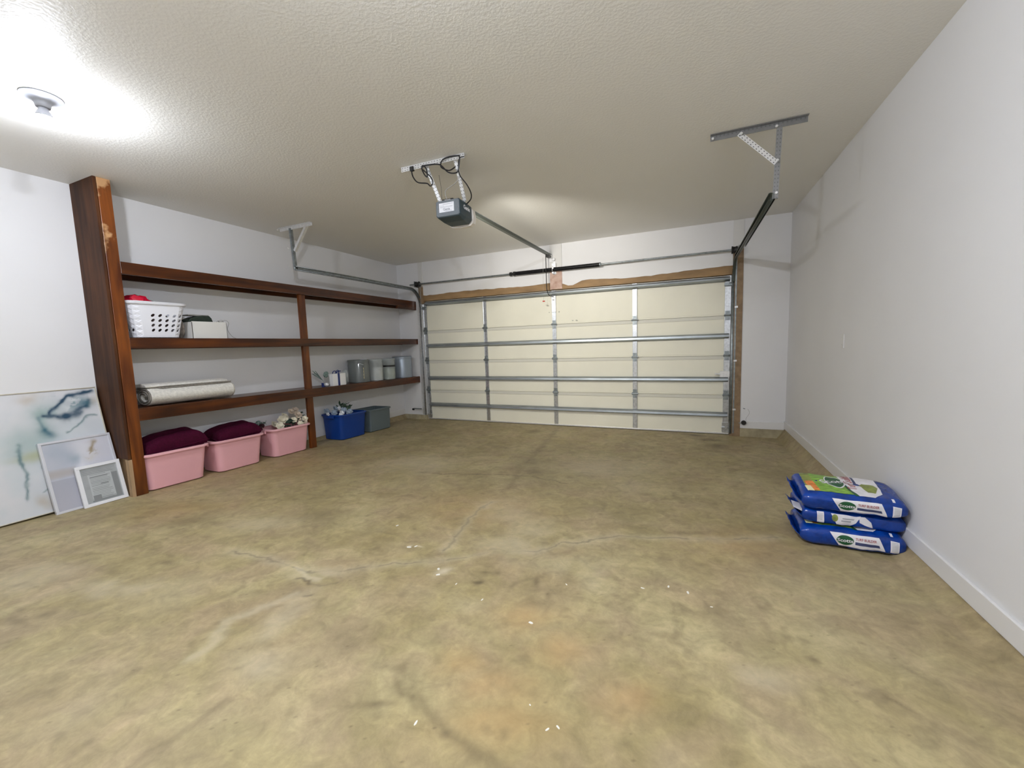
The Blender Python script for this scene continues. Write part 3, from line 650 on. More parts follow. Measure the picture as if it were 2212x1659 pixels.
# pixel-free world points read off the photograph's view of the cord
wire('power_cord', [(-.155, yy, 2.775), (-.145, yy, 2.72), (-.10, yy, 2.665), (-.01, yy, 2.640), (.02, yy, 2.615), (.045, yy, 2.635), (.03, yy, 2.68), (-.03, yy, 2.74), (-.055, yy, 2.765), (-.04, yy, 2.785), (-.01, yy, 2.75), (-.005, yy, 2.69), (-.035, yy, 2.72), (-.05, yy, 2.775), (.02, yy, 2.778), (.12, yy, 2.758), (.19, yy, 2.69), (.255, yy, 2.67), (.285, yy, 2.69), (.30, yy, 2.78), (.27, yy+.01, 2.83-.03), (.19, yy, 2.80), (.14, yy, 2.785), (.13, yy, 2.74), (.20, yy, 2.70), (.26, yy, 2.715)], .0052, M['cable'])
wire('power_cord', [(.285, yy, 2.69), (.30, yy, 2.64), (.335, yy+.04, 2.58), (.345, yy+.08, 2.53), (.32, yy+.12, 2.50), (.245, -3.02, 2.49)], .0048, M['cable'])
wire('antenna_wire', [(.335, -3.185, H-.03), (.30, -3.19, 2.81-.03), (.29, -3.2, 2.75), (.285, -3.2, 2.68)], .003, M['cable'])
wire('antenna_wire', [(.055, -3.12, 2.72), (.07, -3.12, 2.62), (.075, -3.12, 2.505)], .0014, M['cable'])
wire('bell_wire', [(.27, -3.15, 2.66), (.22, -3.15, 2.615), (.13, -3.14, 2.585), (.12, -3.14, 2.55), (.13, -3.13, 2.51)], .003, M['cableg'])
b = MB(); b.box(-.172, -.138, -3.205, -3.18, 2.765, 2.80); b.build('plug', M['blackp'], op, bevel=.004)

# ------------------------------------------------------------------ lamps
def lamp(x, y, label, bm_):
    g = thing('ceiling_lampholder', (x, y, H), label, 'ceiling light', 'bare bulb lampholders on the ceiling')
    b = MB(); b.lathe([(.086, 0), (.088, -.006), (.082, -.012), (.060, -.020), (.040, -.030), (.034, -.045), (.031, -.06), (.028, -.062)], (0, 0, 0), 32); b.build('porcelain_base', M['porc'], g, local=True, smooth=True)
    b = MB(); b.lathe([(.018, -.056), (.022, -.072), (.031, -.090), (.0372, -.106), (.0378, -.112)], (0, 0, 0), 32); b.build('bulb_collar', M['porc'], g, local=True, smooth=True)
    b = MB(); b.lathe([(.0372, -.110), (.0375, -.120), (.035, -.133), (.028, -.145), (.016, -.152), (0, -.154)], (0, 0, 0), 24); b.build('bulb', bm_, g, local=True, smooth=True)
lamp(-1.445, -4.875, 'bare lit bulb in a white porcelain lampholder, on the ceiling above the post', M['bulb'])
lamp(1.25, -5.50, 'bare lit bulb in a white lampholder, on the ceiling over the camera', M['bulb2'])

# ------------------------------------------------------------------ wooden shelving
sh = thing('wooden_shelving', (-2.75, -2.1, .04), 'brown stained wooden shelving with three shelves built along the left wall', 'shelves')
XF = -2.550
b = MB(); b.box(XL, XF-.002, -4.253, -4.232, .425, H); b.build('side_panel', M['panel_z'], sh, bevel=.002)
b = MB(); b.box(-2.64, XF, -4.228, -4.140, fz(-4.18)-.002, H); b.build('post', M['wood_z'], sh, bevel=.003, label='tall front corner post')
b = MB(); b.box(XL, XF-.012, -4.232, -4.228, fz(-4.2), .42); b.box(-2.60, XF-.001, -4.2545, -4.229, fz(-4.2), .42); b.build('post_foot_strip', M['rawwood'], sh, label='pale raw wood edge at the post foot')
SHELF = ((2.036, 2.140), (1.390, 1.484), (.740, .850))
def sheared(b, dz0, dz1, y0=-4.15, y1=-.003):
    for v in b.v: v.z += dz0+(dz1-dz0)*(v.y-y0)/(y1-y0)
DZ = ((.004, .0), (.004, -.012), (.01, -.055))
for (z0, z1), (a, c) in zip(SHELF, DZ):
    b = MB(); b.box(-2.588, XF, -4.141, -.003, z0, z1); sheared(b, a, c); f = b.build('fascia', M['wood_y'], sh, bevel=.003)
    b = MB(); b.box(XL+.001, -2.589, -4.227, -.003, z1-.022, z1-.002); sheared(b, a, c); b.build('shelf_board', M['wood_y'], sh, bevel=.001)
    b = MB(); b.box(XL+.001, XL+.038, -4.141, -.004, z0, z1-.023); sheared(b, a, c); b.build('wall_cleat', M['wood_y'], sh, bevel=.001)
mp = [(0, SHELF[2][0]), (SHELF[2][1], SHELF[1][0]), (SHELF[1][1], SHELF[0][0])]
b = MB(); b.box(-2.628, -2.590, -2.372, -2.283, fz(-2.33)-.002, SHELF[0][0]+.05); b.build('post', M['wood_z'], sh, bevel=.003, label='slender middle post')
b = MB(); b.box(-2.588, -2.552, -.515, -.004, 1.985, 2.035); b.build('cleat', M['wood_y'], sh, bevel=.002)
def shelf_z(i, y): a, c = DZ[i]; return SHELF[i][1]-.002+a+(c-a)*(y+4.15)/4.147

# ------------------------------------------------------------------ plastic storage bins
def rrect(hx, hy, r, n=5):
    out = []
    for cx, cy, a0 in ((hx-r, hy-r, 0), (-hx+r, hy-r, 90), (-hx+r, -hy+r, 180), (hx-r, -hy+r, 270)):
        for k in range(n+1):
            a = math.radians(a0+90*k/n); out.append((cx+r*math.cos(a), cy+r*math.sin(a)))
    return out
def shell(levels, n=5):
    """levels: (hx, hy, r, z); stacks rounded rectangles"""
    b = MB(); m = 4*(n+1)
    for hx, hy, r, z in levels: b.v += [Vector((x, y, z)) for x, y in rrect(hx, hy, r, n)]
    for i in range(len(levels)-1):
        for j in range(m): b.f.append((i*m+j, i*m+(j+1) % m, (i+1)*m+(j+1) % m, (i+1)*m+j))
    return b, m
def make_bin(name, c, hx, hy, h, m, label, group=None, taper=.82, rim=.018, square=False):
    g = thing(name, (c[0], c[1], fz(c[1])), label, 'storage bin', group, rot=(-SL, 0, 0))
    r = .02 if square else .055; tx, ty = hx-(1-taper)*hx, hy-(1-taper)*hy*.8; w_ = .004
    lv = [(tx*.9, ty*.94, r, .002), (tx, ty, r, .012), (hx-.012, hy-.012, r, h-.03), (hx-.010, hy-.010, r, h-.008)]
    inn = [(hx-.014, hy-.014, r, h-.006), (tx-w_, ty-w_, r, .014)]
    b, k = shell(lv+inn); b.f.append(tuple(range(k-1, -1, -1))); b.f.append(tuple(range(5*k, 6*k)))
    b.build('tub', m, g, local=True, smooth=True)
    o = rim
    b, k = shell([(hx-.012, hy-.012, r, h-.004), (hx-.010+o*.6, hy-.010+o*.6, r+.01, h-.006), (hx-.010+o, hy-.010+o, r+.012, h-.018), (hx-.006+o, hy-.006+o, r+.012, h-.020), (hx-.004+o, hy-.004+o, r+.012, h-.006), (hx-.010+o, hy-.010+o, r+.01, h+.002), (hx-.014, hy-.014, r, h+.002), (hx-.012, hy-.012, r, h-.004)])
    b.build('rim', m, g, local=True, smooth=True)
    for s in (-1, 1):     # moulded handle grips under the rim at both ends
        b = MB(); b.box(-hx*.38, hx*.38, s*(hy+.002), s*(hy+.022), h-.05, h-.008); b.build('handle', m, g, local=True, bevel=.006)
    return g
b1 = make_bin('storage_bin', (-2.735, -3.885, 0), .190, .275, .345, M['pink'], 'pink plastic bin holding a dark red pillow, next to the corner post', 'pink open storage bins under the bottom shelf')
b2 = make_bin('storage_bin', (-2.725, -3.288, 0), .185, .262, .340, M['pink'], 'pink plastic bin, the middle one of the three, holding a dark red pillow', 'pink open storage bins under the bottom shelf')
b3 = make_bin('storage_bin', (-2.735, -2.652, 0), .185, .262, .345, M['pink'], 'pink plastic bin holding cream artificial flowers beside the middle post', 'pink open storage bins under the bottom shelf')
bb = make_bin('storage_tub', (-2.728, -1.655, 0), .200, .262, .365, M['blue'], 'deep blue plastic tub filled with bluish artificial flowers', None, .86, .012)
bg = make_bin('storage_tub', (-2.735, -1.075, 0), .180, .240, .350, M['grey'], 'grey square plastic tub between blue tub and garage door', None, .93, .010, True)

# ------------------------------------------------------------------ pillows
def pillow(c, hx, hy, hz, rot, label):
    b = MB(); n = 28
    for i in range(n+1):
        for s in (1, -1):
            pass
    vs = {}; 
    for s in (1, -1):
        for i in range(n+1):
            for j in range(n+1):
                u, v = -1+2*i/n, -1+2*j/n; e = max(0, (1-u**4)*(1-v**4)); z = s*hz*e**.42*(1-.10*(mnoise.noise(Vector((u*2.3, v*2.3, s*3)))))
                pin = 1-.10*(1-abs(v))*abs(u)**3; pin2 = 1-.10*(1-abs(u))*abs(v)**3
                if s == -1 and (i in (0, n) or j in (0, n)): vs[s, i, j] = vs[1, i, j]; continue
                vs[s, i, j] = len(b.v); b.v.append(Vector((u*hx*pin, v*hy*pin2, z)))
    for s in (1, -1):
        for i in range(n):
            for j in range(n): b.f.append((vs[s, i, j], vs[s, i+1, j], vs[s, i+1, j+1], vs[s, i, j+1]))
    g = thing('pillow', c, label, 'pillow', 'dark red pillows in the pink bins', rot=rot)
    b.build('cushion', M['maroon'], g, local=True, smooth=True)
    r = []
    for k in range(60):
        a = 4*k/60; e = int(a); f = a-e; u, v = ((-1+2*f, -1), (1, -1+2*f), (1-2*f, 1), (-1, 1-2*f))[e]
        r.append((u*hx*(1-.10*(1-abs(v))*abs(u)**3), v*hy*(1-.10*(1-abs(u))*abs(v)**3), 0))
    b = MB(); b.tube(r, .005, 6, closed=True); b.build('piping', M['maroon'], g, local=True, smooth=True)
pillow((-2.745, -3.845, .452), .158, .270, .125, (math.radians(5), math.radians(8), math.radians(0)), 'dark red pillow bulging from the pink bin beside the corner post')
pillow((-2.740, -3.245, .435), .155, .240, .105, (math.radians(4), math.radians(8), math.radians(0)), 'dark red pillow in the middle pink bin')

# ------------------------------------------------------------------ artificial flowers
def blossom(c, r, nrm, m, parent, petals=6, rings=2, name='blossom'):
    nrm = Vector(nrm).normalized(); a = nrm.orthogonal().normalized(); bb_ = nrm.cross(a); b = MB()
    for q in range(rings):
        rr = r*(1-.32*q); tilt = .25+.55*q
        for k in range(petals):
            th = 2*math.pi*(k+.5*q)/petals+random.uniform(-.15, .15); d = a*math.cos(th)+bb_*math.sin(th); s = nrm.cross(d)
            p0 = Vector(c)+nrm*.004*q; L = rr
            pts = [(0, 0, 0), (.35, .42, .3), (.75, .50, .55), (1.0, .22, .75), (1.0, -.22, .75), (.75, -.50, .55), (.35, -.42, .3), (.7, 0, .38)]
            vs = [p0+d*L*x*math.cos(tilt*z)+s*L*y*.85+nrm*L*(z*tilt*.9) for x, y, z in pts]
            b.add(vs, [(0, 1, 7), (1, 2, 7), (2, 3, 7), (3, 4, 7), (4, 5, 7), (5, 6, 7), (6, 0, 7)])
    return b.build(name, m, parent, smooth=True, fixn=False)
def leaves(c, rad, num, ln, m, parent, name='leaf', up_=.8, seed=1, stuff=False, wd=.34):
    random.seed(seed); out = []
    big = MB()
    for k in range(num):
        b = big if stuff else MB()
        p = Vector(c)+Vector((random.uniform(-rad[0], rad[0]), random.uniform(-rad[1], rad[1]), random.uniform(-rad[2], rad[2])))
        d = Vector((random.uniform(-1, 1), random.uniform(-1, 1), random.uniform(0, 1)*up_+.1)).normalized(); s = d.cross(Vector((random.uniform(-1, 1), random.uniform(-1, 1), 1))).normalized(); n = s.cross(d)
        L = ln*random.uniform(.7, 1.3); pts = [(0, 0, 0), (.3, wd*.8, .05), (.6, wd, .02), (1, 0, -.15), (.6, -wd, .02), (.3, -wd*.8, .05), (.5, 0, .12)]
        b.add([p+d*L*x+s*L*y+n*L*z for x, y, z in pts], [(0, 1, 6), (1, 2, 6), (2, 3, 6), (3, 4, 6), (4, 5, 6), (5, 0, 6)])
        if not stuff: b.build(name, m, parent, smooth=True, fixn=False)
    if stuff: big.build(name, m, parent, smooth=True, kind='stuff', fixn=False)
random.seed(21)
f3 = thing('artificial_flowers', (-2.72, -2.62, .30), 'cream and blush artificial flowers with dark green leaves in a pink bin', 'artificial flowers')
for (y, z, x, r, m) in ((-2.73, .415, -2.66, .05, 'cream'), (-2.66, .475, -2.70, .062, 'cream'), (-2.60, .505, -2.74, .055, 'cream'), (-2.56, .46, -2.63, .04, 'cream'), (-2.49, .455, -2.64, .048, 'blush'), (-2.44, .505, -2.70, .05, 'blush'), (-2.41, .45, -2.62, .04, 'cream'), (-2.49, .55, -2.76, .045, 'blush'), (-2.40, .555, -2.80, .045, 'blush'), (-2.70, .42, -2.80, .05, 'cream'), (-2.37, .49, -2.76, .04, 'blush'), (-2.52, .41, -2.57, .035, 'cream'), (-2.45, .41, -2.58, .035, 'blush')):
    blossom((x, y, z), r, (.7, random.uniform(-.5, .3), .6), M[m], f3)
leaves((-2.66, -2.60, .42), (.07, .12, .03), 26, .07, M['leafd'], f3, seed=3)
leaves((-2.72, -2.44, .47), (.08, .09, .06), 20, .055, M['leaf'], f3, seed=4)
b = MB()
for k in range(7): b.tube([(-2.72+random.uniform(-.05, .05), -2.6+k*.03, .16), (-2.72, -2.62+k*.035, .40)], .003, 5)
b.build('stem', M['leaf'], f3)
f2 = thing('dried_sprig', (-2.74, -2.955, .33), 'dark plum sprig with dusty grey leaves between two pink bins', 'artificial flowers')
leaves((-2.72, -2.97, .435), (.05, .045, .02), 18, .05, M['plum'], f2, seed=5); leaves((-2.80, -2.86, .45), (.05, .06, .02), 14, .045, M['sage'], f2, seed=6, name='grey_leaf')
b = MB(); b.tube([(-2.74, -2.97, .34), (-2.74, -2.95, .43)], .006, 6); b.tube([(-2.76, -2.98, .34), (-2.79, -2.88, .44)], .004, 6); b.build('stem', M['plum'], f2)
f5 = thing('artificial_flowers', (-2.72, -1.75, .28), 'pale blue and white artificial flowers with green fern in blue tub', 'artificial flowers')
random.seed(5)
for (y, z, x, r, m) in ((-1.90, .45, -2.80, .05, 'bluepetal'), (-1.86, .43, -2.70, .045, 'bluepetal'), (-1.80, .42, -2.62, .042, 'whitepetal'), (-1.78, .47, -2.76, .05, 'bluepetal'), (-1.72, .45, -2.66, .045, 'bluepetal'), (-1.70, .41, -2.60, .04, 'bluepetal'), (-1.84, .40, -2.60, .03, 'whitepetal'), (-1.93, .42, -2.75, .03, 'whitepetal'), (-1.64, .42, -2.62, .04, 'bluepetal'), (-1.73, .475, -2.74, .03, 'whitepetal')):
    blossom((x, y, z), r, (.8, random.uniform(-.6, .2), .5), M[m], f5, 5)
leaves((-2.74, -1.64, .46), (.07, .06, .045), 40, .085, M['leaf'], f5, seed=8, up_=1.4, wd=.14)
leaves((-2.78, -1.56, .43), (.07, .08, .02), 12, .06, M['sage'], f5, seed=9, name='grey_leaf')
b = MB()
for k in range(6): b.tube([(-2.72, -1.75+k*.02, .14), (-2.72, -1.84+k*.045, .40)], .003, 5)
b.build('stem', M['leaf'], f5)

# ------------------------------------------------------------------ laundry basket
bz = shelf_z(1, -3.88)
bk = thing('laundry_basket', (-2.745, -3.885, bz), 'white plastic laundry basket with oval holes at the left of the middle shelf', 'laundry basket')
def basket_path(z):
    t = z/.325; hx = .135+.035*t; hy = .175+.055*t; return rrect(hx, hy, .06, 6)
b = MB(); zs = [.012, .055, .10, .145, .190, .235, .275, .318]; rows = []
def resample(poly, n):
    P = [Vector((x, y)) for x, y in poly]; L = [0]
    for i in range(len(P)): L.append(L[-1]+(P[(i+1) % len(P)]-P[i]).length)
    out = []
    for k in range(n):
        d = L[-1]*k/n; i = max(j for j in range(len(P)) if L[j] <= d); f = (d-L[i])/(L[i+1]-L[i]); out.append(P[i].lerp(P[(i+1) % len(P)], f))
    return out
NS = 96
for z in zs: rows.append([Vector((p.x, p.y, z)) for p in resample(basket_path(z), NS)])
def add_cell(b, A, B, C, D, hole, mb, mt):
    ctr = (A+B+C+D)/4; U = (B-A+C-D)/4; W = (D-A+C-B)/4
    outer = [A, mb, B, (B+C)/2, C, mt, D, (D+A)/2]
    if not hole: b.add(outer, [tuple(range(8))]); return
    inner = []
    for k in range(8):
        a = math.radians(225+45*k); u, v = math.cos(a)*.50, math.sin(a)*.66
        inner.append(ctr+U*(u+v*.35)+W*v)
    b.add(outer+inner, [(k, (k+1) % 8, 8+(k+1) % 8, 8+k) for k in range(8)])
for i in range(len(zs)-1):
    j = 0
    while j < NS:
        A = rows[i][j]; mid = rows[i][(j+2) % NS]; sideface = mid.x > .10 and -.075 < mid.y < .19
        endface = mid.y < -.15 and abs(mid.x) < .10; endf2 = mid.y > .15 and abs(mid.x) < .10; backf = mid.x < -.10 and abs(mid.y) < .17
        hole = 1 <= i <= 4 and (sideface or endface or endf2 or backf)
        add_cell(b, rows[i][j], rows[i][(j+4) % NS], rows[i+1][(j+4) % NS], rows[i+1][j], hole, rows[i][(j+2) % NS], rows[i+1][(j+2) % NS]); j += 4
b.add([r for r in rows[0]], [tuple(range(NS-1, -1, -1))])
b.build('basket_wall', M['white'], bk, local=True, solid=.003, weld=True)
bh, k = shell([(.165, .225, .06, .305), (.185, .245, .075, .312), (.190, .250, .078, .330), (.182, .242, .072, .336), (.168, .228, .06, .332), (.165, .225, .06, .305)], 6); bh.build('rim', M['white'], bk, local=True, smooth=True)
def lumpy(name, c, r, m, parent=None, seed=1, amp=.25, sub=3, freq=2.5):
    bm = bmesh.new(); bmesh.ops.create_icosphere(bm, subdivisions=sub, radius=1); b = MB()
    for v in bm.verts:
        d = 1+amp*mnoise.noise(v.co*freq+Vector((seed*7.1, 0, 0))); b.v.append(Vector((v.co.x*r[0]*d, v.co.y*r[1]*d, v.co.z*r[2]*d))+Vector(c))
    b.f = [tuple(v.index for v in f.verts) for f in bm.faces]; bm.free()
    return b.build(name, m, parent, smooth=True)
rb = thing('red_package', (-2.77, -3.965, bz+.26), 'glossy red wrapped package on top of the white laundry basket', 'package')
lumpy('wrapper', (-2.77, -3.975, bz+.325), (.10, .105, .085), M['redbag'], rb, 3, .35)
lumpy('clear_film', (-2.80, -3.90, bz+.335), (.07, .075, .05), M['clear'], rb, 5, .5)
lumpy('basket_content', (-2.745, -3.88, bz+.15), (.115, .15, .13), mat('mixed_cloth', (.16, .13, .12), .8, noise=(18, .7)), None, 9, .2)
setp(bpy.data.objects['basket_content'], 'dark folded cloth bundle seen through the laundry basket holes', 'cloth bundle'); bpy.data.objects['basket_content'].name = 'cloth_bundle'

# white box, bag and cap beside the basket
bx = thing('storage_box', (-2.72, -3.435, shelf_z(1, -3.43)), 'open white cardboard box on middle shelf right of laundry basket', 'box')
z0 = shelf_z(1, -3.43); b = MB(); x0, x1, y0, y1 = -2.84, -2.625, -3.600, -3.265
for q in ((x0, x1, y0, y1, z0, z0+.004), (x0, x0+.004, y0, y1, z0, z0+.165), (x1-.004, x1, y0, y1, z0, z0+.175), (x0, x1, y0, y0+.004, z0, z0+.17), (x0, x1, y1-.004, y1, z0, z0+.165)): b.box(*q)
b.build('carton', M['box'], bx)
b = MB(); b.add([(x1-.004, y1, z0+.165), (x1-.004, y1-.06, z0+.175), (x1-.10, y1-.03, z0+.20), (x1-.12, y1, z0+.168)], [(0, 1, 2, 3)]); b.build('flap', M['box'], bx, solid=.002)
cp = thing('dark_cap', (-2.74, -3.50, z0+.165), 'dark green cloth cap lying on the white cardboard box', 'cap')
b = MB(); vs = []; P = [(-3.60, .0), (-3.585, .035), (-3.53, .062), (-3.46, .075), (-3.395, .075), (-3.375, .05), (-3.36, .0)]
b.prism([(y, z0+.166+z) for y, z in P], -2.82, -2.68, 'x'); b.build('crown', M['darkgreen'], cp, bevel=.008)
b = MB(); b.box(-2.80, -2.70, -3.585, -3.39, z0+.236, z0+.250); b.build('band', M['cableg'], cp, bevel=.003, label='grey band on top')
lumpy('clear_bag', (-2.78, -3.628, z0+.10), (.075, .018, .10), mat('wrap_brown', (.35, .30, .25), .4, noise=(30, .5)), None, 11, .2)
setp(bpy.data.objects['clear_bag'], 'crumpled brownish bag squeezed between laundry basket and white box', 'bag'); bpy.data.objects['clear_bag'].name = 'crumpled_bag'
cbw = [(-2.70, -3.27, z0+.185), (-2.68, -3.24, z0+.20), (-2.66, -3.22, z0+.17), (-2.665, -3.235, z0+.10), (-2.66, -3.20, z0+.03), (-2.64, -3.17, z0+.004)]
g = thing('thin_cable', (-2.68, -3.22, z0), 'thin pale cable hanging from the white box onto the shelf', 'cable')
wire('strand', cbw, .0025, M['cableg'], g); wire('strand', [(-2.69, -3.33, z0+.18), (-2.67, -3.29, z0+.20), (-2.68, -3.26, z0+.18)], .002, M['cableg'], g)

# ------------------------------------------------------------------ rolled rug
rg = thing('rolled_rug', (-2.74, -3.68, shelf_z(2, -3.68)), 'cream shag rug rolled flat with dark edges on the bottom shelf', 'rug')
zr = shelf_z(2, -3.68)-.002
spiral = []; 
for k in range(0, 100):
    a = k/99*2*math.pi*2.15; f = 1-.27*a/(2*math.pi); spiral.append((-2.735+.125*f*math.cos(-a+1.2), zr+.088+.078*f*math.sin(-a+1.2)))
tail = [(-2.84, zr+.166), (-2.78, zr+.170)]
poly = tail+spiral
b = MB(); n = len(poly); Ys = [-4.005, -3.995]+[-3.97+k*.1 for k in range(7)]+[-3.27, -3.255]
for yy_ in Ys:
    for i, (x, z) in enumerate(poly):
        wv = .004*mnoise.noise(Vector((x*20, yy_*9, z*20))); b.v.append(Vector((x+wv, yy_, z+wv-.009*(yy_+3.68))))
b.f = [(i*n+j, i*n+j+1, (i+1)*n+j+1, (i+1)*n+j) for i in range(len(Ys)-1) for j in range(n-1)]
o = b.build('pile', M['rug'], rg, smooth=True, fixn=False); q = o.modifiers.new('solid', 'SOLIDIFY'); q.thickness = .020; q.offset = 0
b = MB()      # dark bound edge that follows the roll at its near end, and the free long edge
e = [(x+.002, -4.010, z+.0038) for x, z in poly]; b.tube(e, .0065, 5, cap=True); b.build('binding', M['rugback'], rg, smooth=True)
b = MB(); b.tube([(-2.70, -3.985, zr+.186), (-2.655, -3.9, zr+.172), (-2.655, -3.5, zr+.170), (-2.660, -3.26, zr+.172)], .007, 6); b.build('free_edge', M['rugback'], rg, smooth=True)
b = MB(); P = [(-2.90, .170), (-2.86, .206), (-2.76, .214), (-2.68, .204), (-2.655, .186), (-2.67, .178), (-2.80, .178)]
b.prism([(x, zr+z) for x, z in P], -4.02, -3.29, 'y')
for v in b.v: v.z += -.009*(v.y+3.68)
b.build('top_flap', M['rug'], rg, bevel=.006)

# ------------------------------------------------------------------ canisters, gifts on the right half of the bottom shelf
def jar(name, y, r, h, m, label, x=-2.735, lidm=None, content=None, grp='clear and smoked canisters on the bottom shelf'):
    z = shelf_z(2, y); g = thing(name, (x, y, z), label, 'canister', grp)
    b = MB(); b.lathe([(r*.94, .0), (r, .006), (r, h*.80), (r*.97, h*.84), (r*.98, h*.9), (r*.98, h*.97)], (0, 0, 0), 32); b.build('body', m, g, local=True, smooth=True)
    if lidm:
        b = MB(); b.lathe([(r*1.0, h*.90), (r*1.03, h*.905), (r*1.03, h*.985), (r*.97, h), (0, h)], (0, 0, 0), 32); b.build('lid', lidm, g, local=True, smooth=True)
    if content:
        b = MB(); b.lathe([(r*.88, .008), (r*.90, h*content[1]), (r*.5, h*content[1]+.01), (0, h*content[1]+.012)], (0, 0, 0), 24); b.build('contents', content[0], g, local=True, smooth=True)
    return g
M['cont'] = mat('white_contents', (.80, .82, .80), .7, noise=(35, .25)); M['cont2'] = mat('pale_green_contents', (.62, .68, .58), .7, noise=(30, .5))
jg = jar('smoked_canister', -1.275, .158, .350, M['smoke'], 'large smoked glass canister, leftmost in the canister row, taller than the gift box', x=-2.755, lidm=M['smoke'])
g2 = MB(); 
for k in range(6): g2.box(-2.597, -2.592, -1.435-.008*(k % 2), -1.385+.006*(k % 3), 0, 0)
b = MB()
for k in range(7): b.box(.145, .149, -.060+.004*(k % 2), -.012+.006*(k % 3), .06+.024*k, .086+.024*k)
b.build('tag', mat('yellow_tag', (.75, .66, .40), .5), jg, local=True)
b = MB(); b.tube([(.06, -.12, .31), (.11, -.115, .30), (.15, -.05, .27)], .006, 6); b.build('handle', M['galv'], jg, local=True, smooth=True)
b = MB(); b.lathe([(.045, .34), (.052, .345), (.052, .354), (.04, .358), (0, .358)], (.09, .02, 0), 20); b.build('knob', M['white'], jg, local=True, smooth=True)
jar('clear_canister', -.965, .115, .350, M['clear'], 'clear canister with crumpled white contents, second in the canister row', x=-2.70, lidm=M['clear'], content=(M['cont'], .62))
jar('clear_canister', -.660, .110, .355, M['clear'], 'clear canister with pale green contents and a black band, third in the row', x=-2.70, lidm=M['clear'], content=(M['cont2'], .50))
b = MB(); b.lathe([(.113, .212), (.113, .240)], (-2.70, -.66, shelf_z(2, -.66)), 28, cap=False); o = b.build('band', M['black'], None); o.parent = bpy.data.objects['clear_canister.001']; o.location = (0, 0, .212)
jar('grey_canister', -.245, .165, .375, M['metalcan'], 'plain grey metal canister at the far right end of the bottom shelf', x=-2.74, lidm=M['metalcan'])
z0 = shelf_z(2, -1.81)
gb = thing('gift_box', (-2.66, -1.81, z0), 'white gift box tied with dark blue ribbon on the bottom shelf', 'gift box')
b = MB(); b.box(-2.675, -2.605, -1.920, -1.690, z0, z0+.170); b.build('box', M['gift'], gb, bevel=.004)
b = MB(); b.box(-2.678, -2.602, -1.835, -1.800, z0+.0, z0+.172); b.build('ribbon', M['ribbon'], gb, bevel=.001)
b = MB()
for s in (-1, 1):
    pts = [(-2.66, -1.815, z0+.172)]
    for k in range(1, 11): a = math.pi*2*k/11; pts.append((-2.66+.01*math.sin(a), -1.815+s*(.028-.028*math.cos(a)), z0+.172+.030*math.sin(a)*(1 if s > 0 else .8)+.012))
    b.tube(pts, .006, 6)
b.tube([(-2.66, -1.81, z0+.175), (-2.64, -1.78, z0+.205), (-2.63, -1.755, z0+.20)], .007, 6); b.build('bow', M['ribbon'], gb, smooth=True)
gs = thing('small_gift', (-2.66, -1.995, shelf_z(2, -2.0)), 'tiny white favour with blue ribbon left of the gift box', 'gift box')
zz = shelf_z(2, -2.0)
lumpy('wrapping', (-2.66, -1.985, zz+.024), (.03, .032, .025), M['gift'], gs, 2, .25, 2)
b = MB(); b.box(-2.675, -2.64, -2.062, -2.047, zz, zz+.055); b.box(-2.67, -2.645, -2.055, -2.02, zz, zz+.012); b.build('ribbon', M['ribbon'], gs, bevel=.003)
lumpy('bundle', (-2.735, -1.92, zz+.16), (.02, .035, .045), M['sage'], None, 4, .5, 3)
dg = thing('dried_grass_bunch', (-2.74, -1.95, zz), 'grey green dried grass bunch leaning behind the gift box', 'dried grass')
bpy.data.objects['bundle'].name = 'flower_head'; o = bpy.data.objects['flower_head']; wl = o.location.copy(); o.parent = dg; o.location = wl-dg.location
b = MB(); random.seed(8)
for k in range(16):
    e = Vector((-2.80+random.uniform(-.02, .02), -2.055+random.uniform(-.035, .045), zz+.19+random.uniform(-.02, .035))); b.tube([(-2.74, -1.93, zz+.004), (-2.76, -1.96, zz+.08), e], [.003, .002, .004], 5)
b.build('stem', M['sage'], dg)
lumpy('cc', (-2.71, -1.60, shelf_z(2, -1.60)+.10), (.05, .05, .10), M['clear'], None, 6, .25); o = bpy.data.objects['cc']; o.name = 'clear_plastic_bag'; setp(o, 'crumpled clear plastic bag between gift box and smoked canister', 'bag')

